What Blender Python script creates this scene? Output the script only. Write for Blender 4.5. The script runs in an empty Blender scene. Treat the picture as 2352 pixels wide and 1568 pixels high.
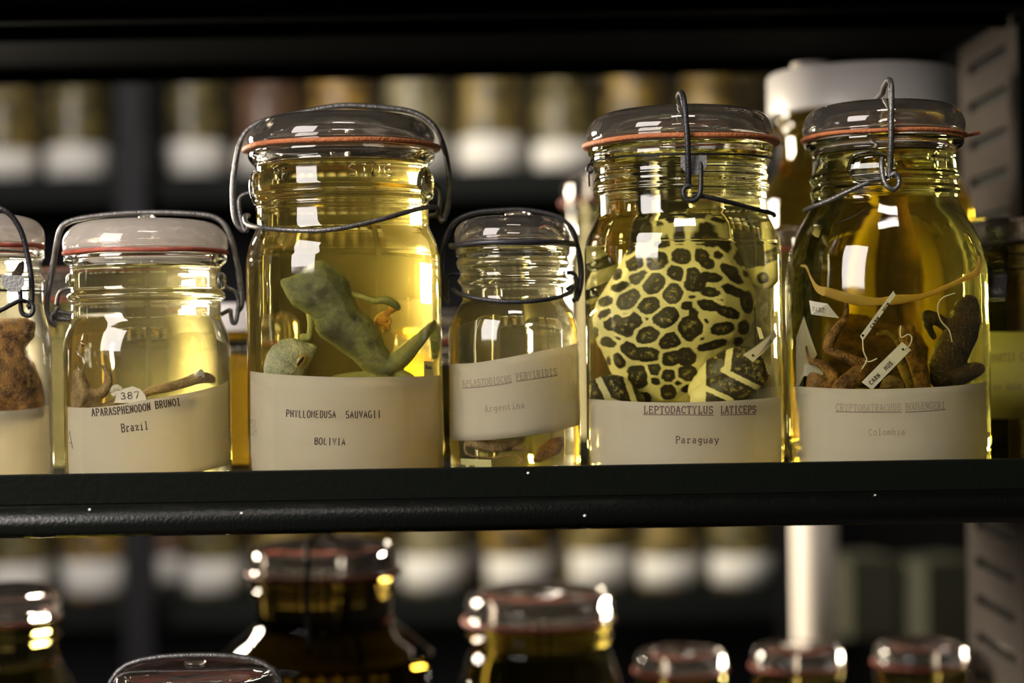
import bpy, bmesh, math, random
from mathutils import Vector, Matrix
random.seed(7)
C = bpy.context.scene.collection
S = 4300.0                       # focal length in pixels = pixels per metre one metre away
TH = 0.01623                     # roll of the camera
CT, ST = math.cos(TH), math.sin(TH)
EYE = Vector((0, -1, 0))

# ------------------------------------------------------------------ camera, world, lights
cd = bpy.data.cameras.new('camera'); cam = bpy.data.objects.new('camera', cd); C.objects.link(cam)
cd.sensor_width = 36; cd.lens = S / 2352 * 36; cd.clip_start = 0.01; cd.clip_end = 30
cd.dof.use_dof = True; cd.dof.focus_distance = 0.955; cd.dof.aperture_fstop = 3.35
cam.matrix_world = Matrix(((CT, ST, 0, 0), (0, 0, -1, -1), (-ST, CT, 0, 0), (0, 0, 0, 1)))
sc = bpy.context.scene; sc.camera = cam
w = bpy.data.worlds.new('world'); sc.world = w; w.use_nodes = True
w.node_tree.nodes['Background'].inputs[0].default_value = (0.9, 0.85, 0.8, 1)
w.node_tree.nodes['Background'].inputs[1].default_value = 0.01

def area(name, loc, target, sx, sy, power, col, spread=180):
    l = bpy.data.lights.new(name, 'AREA'); l.shape = 'RECTANGLE'; l.size = sx; l.size_y = sy
    l.energy = power; l.color = col; l.spread = math.radians(spread)
    o = bpy.data.objects.new(name, l); C.objects.link(o); o.location = loc
    o.rotation_euler = (Vector(target) - Vector(loc)).to_track_quat('-Z', 'Y').to_euler()
    return o
area('window_light', (-1.28, -1.30, 0.73), (0.0, 0, 0.05), 1.0, 1.2, 70, (1.0, 0.93, 0.88))
area('aisle_lamp', (-1.04, 1.12, 0.235), (0.0, 0.1, 0.0), 0.36, 0.44, 62, (1.0, 0.88, 0.68))
area('aisle_glow', (-0.40, 1.45, 1.35), (0.1, 1.9, -0.3), 1.2, 0.25, 6, (1.0, 0.9, 0.78))
area('ceiling_lamp', (0.10, -1.1, 1.80), (0.1, -0.6, 0.0), 0.75, 0.22, 14, (1.0, 0.90, 0.84))
sc.view_settings.view_transform = 'Standard'; sc.view_settings.look = 'None'
sc.view_settings.gamma = 1; sc.view_settings.use_curve_mapping = False
sc.view_settings.exposure = 0.0
cy = sc.cycles
cy.max_bounces = 24; cy.transmission_bounces = 22; cy.glossy_bounces = 8; cy.diffuse_bounces = 3
cy.volume_bounces = 1; cy.transparent_max_bounces = 8; cy.sample_clamp_indirect = 90; cy.blur_glossy = 0.6

# ------------------------------------------------------------------ pixels to points
def P(px, py, d=1.0):
    dx, dy = px - 1176, py - 784
    return Vector(((dx * CT - dy * ST) * d / S, d - 1, -(dx * ST + dy * CT) * d / S))
def P3(px, py, yo=0): return P(px, py, 1 + yo / S)

def refract(d, n, eta):
    c = -d.dot(n); k = 1 - eta * eta * (1 - c * c)
    if k < 0: k = 0
    return (eta * d + (eta * c - math.sqrt(k)) * n).normalized()
def hit(o, d, cx, R, cyy=0.0):
    ox, oy = o.x - cx, o.y - cyy
    a = d.x * d.x + d.y * d.y; b = ox * d.x + oy * d.y; c = ox * ox + oy * oy - R * R
    k = b * b - a * c
    if k < 0: return None
    t = (-b - math.sqrt(k)) / a
    return o + d * t
def into(J, px, py):
    """the ray through a pixel after the outer glass surface: point, direction"""
    lim = 0.985
    c0 = J['c'] + (py - 784) * ST * 1.0
    u = (px - c0) / (J['Ro'] * S)
    if abs(u) > lim: px = c0 + math.copysign(lim, u) * J['Ro'] * S
    d = (P(px, py) - EYE).normalized()
    p = hit(EYE, d, J['x'], J['Ro'])
    n = Vector((p.x - J['x'], p.y, 0)).normalized()
    return p, refract(d, n, 1 / 1.5)
def on_label(J, px, py, r):
    p, d = into(J, px, py)
    q = hit(p - d * 0.0, d, J['x'], r)
    if q is None:
        q = p
    n = Vector((q.x - J['x'], q.y)).normalized() * r
    return Vector((J['x'] + n.x, n.y, q.z))
def in_liquid(J, px, py, Y):
    p, d = into(J, px, py)
    q = hit(p, d, J['x'], J['Ri'])
    if q is None: q = p
    n = Vector((q.x - J['x'], q.y, 0)).normalized()
    d2 = refract(d, n, 1.5 / 1.36)
    t = (Y - q.y) / d2.y
    return q + d2 * t

# ------------------------------------------------------------------ materials
def nt(name):
    m = bpy.data.materials.new(name); m.use_nodes = True
    t = m.node_tree; t.nodes.clear(); o = t.nodes.new('ShaderNodeOutputMaterial')
    return m, t, o
def prin(name, col, rough=0.5, metal=0.0, spec=0.5, coat=0.0, noise=None, bump=None, trans=0.0):
    """noise = (scale, second colour, contrast low, high); bump = (scale, strength)"""
    m, t, o = nt(name)
    b = t.nodes.new('ShaderNodeBsdfPrincipled')
    b.inputs['Base Color'].default_value = (*col, 1); b.inputs['Roughness'].default_value = rough
    b.inputs['Metallic'].default_value = metal; b.inputs['Specular IOR Level'].default_value = spec
    b.inputs['Coat Weight'].default_value = coat; b.inputs['Coat Roughness'].default_value = 0.05
    tc = t.nodes.new('ShaderNodeTexCoord')
    if noise:
        n = t.nodes.new('ShaderNodeTexNoise'); n.inputs['Scale'].default_value = noise[0]; n.inputs['Detail'].default_value = 5
        r = t.nodes.new('ShaderNodeValToRGB')
        r.color_ramp.elements[0].position = noise[2]; r.color_ramp.elements[1].position = noise[3]
        r.color_ramp.elements[0].color = (*col, 1); r.color_ramp.elements[1].color = (*noise[1], 1)
        t.links.new(tc.outputs['Object'], n.inputs['Vector']); t.links.new(n.outputs['Fac'], r.inputs['Fac'])
        t.links.new(r.outputs['Color'], b.inputs['Base Color'])
    if bump:
        n = t.nodes.new('ShaderNodeTexNoise'); n.inputs['Scale'].default_value = bump[0]; n.inputs['Detail'].default_value = 4
        u = t.nodes.new('ShaderNodeBump'); u.inputs['Strength'].default_value = bump[1]; u.inputs['Distance'].default_value = 0.002
        t.links.new(tc.outputs['Object'], n.inputs['Vector']); t.links.new(n.outputs['Fac'], u.inputs['Height'])
        t.links.new(u.outputs['Normal'], b.inputs['Normal'])
    if trans:
        tr = t.nodes.new('ShaderNodeBsdfTranslucent'); tr.inputs['Color'].default_value = (*col, 1)
        mx = t.nodes.new('ShaderNodeMixShader'); mx.inputs[0].default_value = trans
        t.links.new(b.outputs[0], mx.inputs[1]); t.links.new(tr.outputs[0], mx.inputs[2]); t.links.new(mx.outputs[0], o.inputs[0])
    else: t.links.new(b.outputs[0], o.inputs[0])
    return m
def glass(name, ior=1.5, col=(1, 1, 1), absorb=None, attr=False, bump=None, rough=0.0, haze=0.0, veil=0.0):
    """absorb = light left of red, green, blue after ten centimetres"""
    m, t, o = nt(name)
    g = t.nodes.new('ShaderNodeBsdfGlass'); g.inputs['Roughness'].default_value = rough
    g.inputs['IOR'].default_value = ior; g.inputs['Color'].default_value = (*col, 1)
    if veil:  # pale veil: scratches plus reflected light, put into the lid glass colour
        df = t.nodes.new('ShaderNodeBsdfDiffuse'); df.inputs['Color'].default_value = (.8, .72, .62, 1)
        tl = t.nodes.new('ShaderNodeBsdfTranslucent'); tl.inputs['Color'].default_value = (.8, .76, .72, 1)
        m0 = t.nodes.new('ShaderNodeMixShader'); m1 = t.nodes.new('ShaderNodeMixShader'); m1.inputs[0].default_value = veil
        t.links.new(df.outputs[0], m0.inputs[1]); t.links.new(tl.outputs[0], m0.inputs[2])
        t.links.new(g.outputs[0], m1.inputs[1]); t.links.new(m0.outputs[0], m1.inputs[2]); t.links.new(m1.outputs[0], o.inputs[0])
    else: t.links.new(g.outputs[0], o.inputs[0])
    if attr:
        a = t.nodes.new('ShaderNodeAttribute'); a.attribute_name = 'ior'
        t.links.new(a.outputs['Fac'], g.inputs['IOR'])
    if bump:
        tc = t.nodes.new('ShaderNodeTexCoord')
        n = t.nodes.new('ShaderNodeTexNoise'); n.inputs['Scale'].default_value = bump[0]; n.inputs['Detail'].default_value = 2
        u = t.nodes.new('ShaderNodeBump'); u.inputs['Strength'].default_value = bump[1]; u.inputs['Distance'].default_value = 0.002
        t.links.new(tc.outputs['Object'], n.inputs['Vector']); t.links.new(n.outputs['Fac'], u.inputs['Height'])
        t.links.new(u.outputs['Normal'], g.inputs['Normal'])
    if absorb:
        sg = [-math.log(a) / 0.1 for a in absorb]; rho = max(sg) / 0.99
        v = t.nodes.new('ShaderNodeVolumeAbsorption')
        v.inputs['Density'].default_value = rho
        v.inputs['Color'].default_value = (*[1 - s / rho for s in sg], 1)
        if haze:
            sv = t.nodes.new('ShaderNodeVolumeScatter'); sv.inputs['Density'].default_value = haze
            sv.inputs['Color'].default_value = (1, .90, .62, 1); sv.inputs['Anisotropy'].default_value = .82
            av = t.nodes.new('ShaderNodeAddShader')
            t.links.new(v.outputs[0], av.inputs[0]); t.links.new(sv.outputs[0], av.inputs[1]); t.links.new(av.outputs[0], o.inputs['Volume'])
        else: t.links.new(v.outputs[0], o.inputs['Volume'])
    return m
M = {}
M['glass'] = glass('clear_glass', 1.5, (0.985, 0.99, 0.98), bump=(60, 0.05))
M['lidglass'] = glass('lid_glass', 1.5, (0.97, 0.955, 0.94), bump=(70, 0.12), veil=.022)
M['frostlid'] = glass('scuffed_lid_glass', 1.5, (0.98, 0.97, 0.96), bump=(90, 0.3), veil=.27)
M['wire'] = prin('old_grey_wire', (0.14, 0.135, 0.13), 0.38, 0.75, bump=(900, 0.25), noise=(300, (0.09, 0.08, 0.07), .45, .7))
M['blackwire'] = prin('dark_wire', (0.035, 0.034, 0.035), 0.4, 0.6, bump=(900, 0.25))
M['plate'] = prin('grey_tin', (0.18, 0.18, 0.17), 0.55, 0.4, bump=(700, 0.3))
M['rubber'] = prin('orange_rubber', (0.37, 0.115, 0.032), 0.7, bump=(600, 0.5), noise=(120, (0.28, 0.08, 0.022), .4, .7))
M['redrubber'] = prin('red_rubber', (0.36, 0.07, 0.035), 0.6, noise=(200, (0.24, 0.05, 0.03), .4, .6))
M['blackrubber'] = prin('black_rubber', (0.012, 0.011, 0.015), 0.45)
M['shelf'] = prin('dark_green_enamel', (0.0022, 0.0030, 0.002), 0.42, bump=(260, 0.10), spec=0.13)
M['shelflip'] = prin('dark_green_lip_enamel', (0.0028, 0.0038, 0.0022), 0.5, bump=(260, 0.10), spec=0.06)
M['underside'] = prin('unlit_shelf_paint', (0.0012, 0.0015, 0.001), 0.7, spec=0.02)  # shelf enamel blackened and dulled, the underside's shade put into its colour
M['shelfrail'] = prin('dark_green_rail_enamel', (0.0035, 0.0045, 0.0035), 0.33, bump=(700, 0.22), spec=0.35)
M['farshelf'] = prin('far_shelf_enamel', (0.005, 0.0065, 0.006), 0.6, spec=.1)
M['farpost'] = prin('far_post_enamel', (0.006, 0.006, 0.008), 0.55, spec=.2)
M['upright'] = prin('grey_brown_enamel', (0.045, 0.038, 0.034), 0.9, spec=.03)
M['fleck'] = prin('pale_fleck', (0.8, 0.8, 0.7), 0.5)
M['paper'] = prin('old_white_paper', (0.80, 0.74, 0.58), 0.85, spec=0.1, trans=0.48, noise=(25, (0.76, 0.69, 0.51), .35, .75))
M['yellowpaper'] = prin('yellow_paper', (0.70, 0.66, 0.30), 0.85, spec=0.1, trans=0.3)
M['tag'] = prin('white_card', (0.82, 0.78, 0.68), 0.8, spec=0.1, trans=0.2)
M['ink'] = prin('typewriter_ink', (0.10, 0.075, 0.06), 0.9, spec=0.0)
M['fadedink'] = prin('faded_ink', (0.40, 0.33, 0.23), 0.9, spec=0.0)
M['midink'] = prin('brown_ink', (0.17, 0.11, 0.085), 0.9, spec=0.0)
M['thread'] = prin('cotton_thread', (0.72, 0.66, 0.5), 0.9)
M['strap'] = prin('yellowed_strap', (0.72, 0.50, 0.10), 0.6, trans=0.4, noise=(80, (0.55, 0.33, 0.06), .35, .7))
M['whiteplastic'] = prin('white_plastic', (0.72, 0.68, 0.66), 0.35)
M['pipe'] = prin('cream_paint', (0.95, 0.86, 0.76), 0.5)
M['farlabel'] = prin('far_label_paper', (0.78, 0.76, 0.70), 0.8)
M['farlid'] = prin('far_lid_glass', (0.10, 0.085, 0.08), 0.3, spec=0.5)
M['olivebox'] = prin('olive_card', (0.06, 0.06, 0.035), 0.8)
M['plaster'] = prin('dim_plaster', (0.06, 0.06, 0.055), 0.9)
M['concrete'] = prin('grey_concrete', (0.08, 0.078, 0.072), 0.85)
def skin(name, a, b, scale=60, lo=.35, hi=.7, rough=.5, c=None):
    m, t, o = nt(name); tc = t.nodes.new('ShaderNodeTexCoord')
    n = t.nodes.new('ShaderNodeTexNoise'); n.inputs['Scale'].default_value = scale; n.inputs['Detail'].default_value = 6; n.inputs['Roughness'].default_value = .65
    r = t.nodes.new('ShaderNodeValToRGB'); e = r.color_ramp.elements
    e[0].position = lo; e[1].position = hi; e[0].color = (*a, 1); e[1].color = (*b, 1)
    if c: x = e.new((lo + hi) / 2); x.color = (*c, 1)
    p = t.nodes.new('ShaderNodeBsdfPrincipled'); p.inputs['Roughness'].default_value = rough
    n2 = t.nodes.new('ShaderNodeTexNoise'); n2.inputs['Scale'].default_value = scale * 6; n2.inputs['Detail'].default_value = 4
    bu = t.nodes.new('ShaderNodeBump'); bu.inputs['Strength'].default_value = .8; bu.inputs['Distance'].default_value = .002
    for q in (n, n2): t.links.new(tc.outputs['Object'], q.inputs['Vector'])
    t.links.new(n.outputs['Fac'], r.inputs['Fac']); t.links.new(r.outputs['Color'], p.inputs['Base Color'])
    t.links.new(n2.outputs['Fac'], bu.inputs['Height']); t.links.new(bu.outputs['Normal'], p.inputs['Normal'])
    t.links.new(p.outputs[0], o.inputs[0])
    return m
def treeskin():
    m, t, o = nt('grey_green_skin'); N = t.nodes.new; Lk = t.links.new
    a = N('ShaderNodeAttribute'); a.attribute_name = 'spot'; tc = N('ShaderNodeTexCoord')
    n = N('ShaderNodeTexNoise'); n.inputs['Scale'].default_value = 320; n.inputs['Detail'].default_value = 7; n.inputs['Roughness'].default_value = .7
    n2 = N('ShaderNodeTexNoise'); n2.inputs['Scale'].default_value = 60; n2.inputs['Detail'].default_value = 5
    for q in (n, n2): Lk(tc.outputs['Object'], q.inputs['Vector'])
    r = N('ShaderNodeValToRGB'); e = r.color_ramp.elements; e[0].position = .30; e[1].position = .72
    e[0].color = (.045, .05, .042, 1); e[1].color = (.24, .26, .11, 1); x = e.new(.5); x.color = (.095, .115, .078, 1)
    m1 = N('ShaderNodeMath'); m1.operation = 'MULTIPLY_ADD'; m1.inputs[1].default_value = .42; Lk(n2.outputs['Fac'], m1.inputs[0])
    m2 = N('ShaderNodeMath'); m2.operation = 'MULTIPLY'; m2.inputs[1].default_value = .62; Lk(n.outputs['Fac'], m2.inputs[0]); Lk(m2.outputs[0], m1.inputs[2])
    m3 = N('ShaderNodeMath'); m3.operation = 'ADD'; Lk(m1.outputs[0], m3.inputs[0]); Lk(a.outputs['Fac'], m3.inputs[1]); Lk(m3.outputs[0], r.inputs['Fac'])
    p = N('ShaderNodeBsdfPrincipled'); p.inputs['Roughness'].default_value = .42; Lk(r.outputs['Color'], p.inputs['Base Color'])
    bu = N('ShaderNodeBump'); bu.inputs['Strength'].default_value = .5; bu.inputs['Distance'].default_value = .002; Lk(n.outputs['Fac'], bu.inputs['Height']); Lk(bu.outputs['Normal'], p.inputs['Normal'])
    Lk(p.outputs[0], o.inputs[0]); return m
M['treeskin'] = treeskin()
M['greenfrog'] = skin('grey_green_skin', (0.07, 0.10, 0.07), (0.26, 0.31, 0.13), 110, .3, .75, c=(0.13, 0.17, 0.10))
M['palefrog'] = skin('pale_belly_skin', (0.24, 0.26, 0.17), (0.54, 0.55, 0.36), 140, .3, .65)
M['hand'] = skin('amber_hand_skin', (0.35, 0.14, 0.02), (0.6, 0.33, 0.05), 90)
M['brownfrog'] = skin('brown_preserved_skin', (0.06, 0.022, 0.006), (0.46, 0.23, 0.045), 170, .35, .7)
M['darkfrog'] = skin('dark_brown_skin', (0.014, 0.007, 0.004), (0.075, 0.032, 0.010), 140)
M['tanfrog'] = skin('tan_preserved_skin', (0.12, 0.07, 0.02), (0.46, 0.31, 0.12), 150, .3, .75)
M['whitetissue'] = skin('white_tissue', (0.6, 0.56, 0.45), (0.8, 0.78, 0.68), 120)
M['eye'] = prin('eye_gold', (0.30, 0.22, 0.07), 0.3); M['eyedark'] = prin('eye_dark', (0.02, 0.015, 0.01), 0.3)
def spotted():
    m, t, o = nt('spotted_skin'); N = t.nodes.new; Lk = t.links.new
    a = N('ShaderNodeAttribute'); a.attribute_name = 'spot'; tc = N('ShaderNodeTexCoord')
    n = N('ShaderNodeTexNoise'); n.inputs['Scale'].default_value = 620; n.inputs['Detail'].default_value = 5
    m1 = N('ShaderNodeMath'); m1.operation = 'MULTIPLY_ADD'; m1.inputs[1].default_value = 6; m1.inputs[2].default_value = -3.0
    ad = N('ShaderNodeMath'); ad.operation = 'ADD'
    Lk(tc.outputs['Object'], n.inputs['Vector']); Lk(n.outputs['Fac'], m1.inputs[0]); Lk(a.outputs['Fac'], ad.inputs[0]); Lk(m1.outputs[0], ad.inputs[1])
    r = N('ShaderNodeMapRange'); r.inputs['From Min'].default_value = -0.8; r.inputs['From Max'].default_value = 1.2; Lk(ad.outputs[0], r.inputs['Value'])
    # pale speckles in the middle of each spot
    n2 = N('ShaderNodeTexNoise'); n2.inputs['Scale'].default_value = 420; n2.inputs['Detail'].default_value = 5; n2.inputs['Roughness'].default_value = .7
    Lk(tc.outputs['Object'], n2.inputs['Vector'])
    r2 = N('ShaderNodeMapRange'); r2.inputs['From Min'].default_value = .50; r2.inputs['From Max'].default_value = .60; Lk(n2.outputs['Fac'], r2.inputs['Value'])
    r3 = N('ShaderNodeMapRange'); r3.inputs['From Min'].default_value = 6; r3.inputs['From Max'].default_value = 12; r3.inputs['To Max'].default_value = .75; Lk(ad.outputs[0], r3.inputs['Value'])
    mu = N('ShaderNodeMath'); mu.operation = 'MULTIPLY'; Lk(r2.outputs[0], mu.inputs[0]); Lk(r3.outputs[0], mu.inputs[1])
    c1 = N('ShaderNodeMix'); c1.data_type = 'RGBA'; c1.inputs[6].default_value = (0.016, 0.012, 0.007, 1); c1.inputs[7].default_value = (0.42, 0.36, 0.12, 1); Lk(mu.outputs[0], c1.inputs[0])
    c0 = N('ShaderNodeMix'); c0.data_type = 'RGBA'; c0.inputs[6].default_value = (0.72, 0.68, 0.40, 1); Lk(c1.outputs[2], c0.inputs[7]); Lk(r.outputs[0], c0.inputs[0])
    p = N('ShaderNodeBsdfPrincipled'); p.inputs['Roughness'].default_value = .55; Lk(c0.outputs[2], p.inputs['Base Color'])
    Lk(p.outputs[0], o.inputs[0]); return m
M['spotted'] = spotted()

# ------------------------------------------------------------------ mesh helpers
def link(name, me, mats, parent=None, smooth=True):
    if not isinstance(mats, (list, tuple)): mats = [mats]
    for m in mats: me.materials.append(m)
    if smooth:
        me.polygons.foreach_set('use_smooth', [True] * len(me.polygons))
    o = bpy.data.objects.new(name, me); C.objects.link(o)
    if parent is not None:
        o.parent = parent
        o.matrix_parent_inverse = Matrix.Translation(-parent.location)
    return o
def mesh(name, vs, fs):
    me = bpy.data.meshes.new(name); me.from_pydata([tuple(v) for v in vs], [], fs); me.update(); return me
def empty(name, loc, label, cat, group=None):
    o = bpy.data.objects.new(name, None); C.objects.link(o); o.location = loc; o.empty_display_size = .01
    return tag(o, label, cat, group)
def tag(o, label, cat, group=None, kind=None):
    o['label'] = label; o['category'] = cat
    if group: o['group'] = group
    if kind: o['kind'] = kind
    return o
def cat_rom(pts, k=4):
    """smooth curve through points (tuples of any length)"""
    out = []
    n = len(pts)
    for i in range(n - 1):
        p0, p1, p2, p3 = pts[max(i - 1, 0)], pts[i], pts[i + 1], pts[min(i + 2, n - 1)]
        for j in range(k):
            t = j / k
            out.append(tuple(0.5 * (2 * b + (c - a) * t + (2 * a - 5 * b + 4 * c - d) * t * t + (3 * b - a - 3 * c + d) * t ** 3)
                             for a, b, c, d in zip(p0, p1, p2, p3)))
    out.append(tuple(pts[-1])); return out
def lathe(cx, cyy, prof, seg=128, vs=None, fs=None, close=False):
    """prof: (r, z) from bottom to top along the outside -> outward normals"""
    vs = [] if vs is None else vs; fs = [] if fs is None else fs
    rings = []
    for r, z in prof:
        if r < 1e-6:
            rings.append([len(vs)]); vs.append((cx, cyy, z))
        else:
            rings.append(list(range(len(vs), len(vs) + seg)))
            for k in range(seg):
                a = 2 * math.pi * k / seg
                vs.append((cx + r * math.cos(a), cyy + r * math.sin(a), z))
    pairs = list(zip(rings, rings[1:]))
    if close: pairs.append((rings[-1], rings[0]))
    for A, B in pairs:
        if len(A) == 1 and len(B) == 1: continue
        for k in range(seg):
            k2 = (k + 1) % seg
            if len(A) == 1: fs.append((A[0], B[k2], B[k]))
            elif len(B) == 1: fs.append((A[k], A[k2], B[0]))
            else: fs.append((A[k], A[k2], B[k2], B[k]))
    return vs, fs
def tube(pts, r, seg=10, vs=None, fs=None, closed=False, rr=None, sub=4, raw=False):
    vs = [] if vs is None else vs; fs = [] if fs is None else fs
    q = [Vector(p) for p in (pts if raw else cat_rom([tuple(p) for p in pts], sub))]
    n = len(q); up = None; rings = []
    for i in range(n):
        t = (q[min(i + 1, n - 1)] - q[max(i - 1, 0)])
        if t.length < 1e-9: t = Vector((0, 0, 1))
        t.normalize()
        if up is None:
            up = t.cross(Vector((0.3, 1, 0.2))); up.normalize()
        up = (up - t * up.dot(t)); up.normalize()
        s = t.cross(up)
        R = r if rr is None else r * rr(i / (n - 1))
        rings.append(list(range(len(vs), len(vs) + seg)))
        for k in range(seg):
            a = 2 * math.pi * k / seg
            vs.append(q[i] + (up * math.cos(a) + s * math.sin(a)) * R)
    for A, B in zip(rings, rings[1:]):
        for k in range(seg):
            fs.append((A[k], A[(k + 1) % seg], B[(k + 1) % seg], B[k]))
    fs.append(tuple(reversed(rings[0]))); fs.append(tuple(rings[-1]))
    return vs, fs
def box(x0, x1, y0, y1, z0, z1, vs=None, fs=None):
    vs = [] if vs is None else vs; fs = [] if fs is None else fs
    b = len(vs)
    vs += [(x, y, z) for x in (x0, x1) for y in (y0, y1) for z in (z0, z1)]
    fs += [tuple(b + i for i in f) for f in ((0, 1, 3, 2), (4, 6, 7, 5), (0, 4, 5, 1), (2, 3, 7, 6), (0, 2, 6, 4), (1, 5, 7, 3))]
    return vs, fs
def boxes(name, lst, m, parent=None, bevel=0.0):
    vs, fs = [], []
    for b in lst: box(*b, vs, fs)
    me = mesh(name, vs, fs)
    if bevel:
        bm = bmesh.new(); bm.from_mesh(me)
        bmesh.ops.bevel(bm, geom=bm.edges[:], offset=bevel, segments=2, affect='EDGES', profile=.5); bm.to_mesh(me); bm.free()
    return link(name, me, m, parent, smooth=False)

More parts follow.
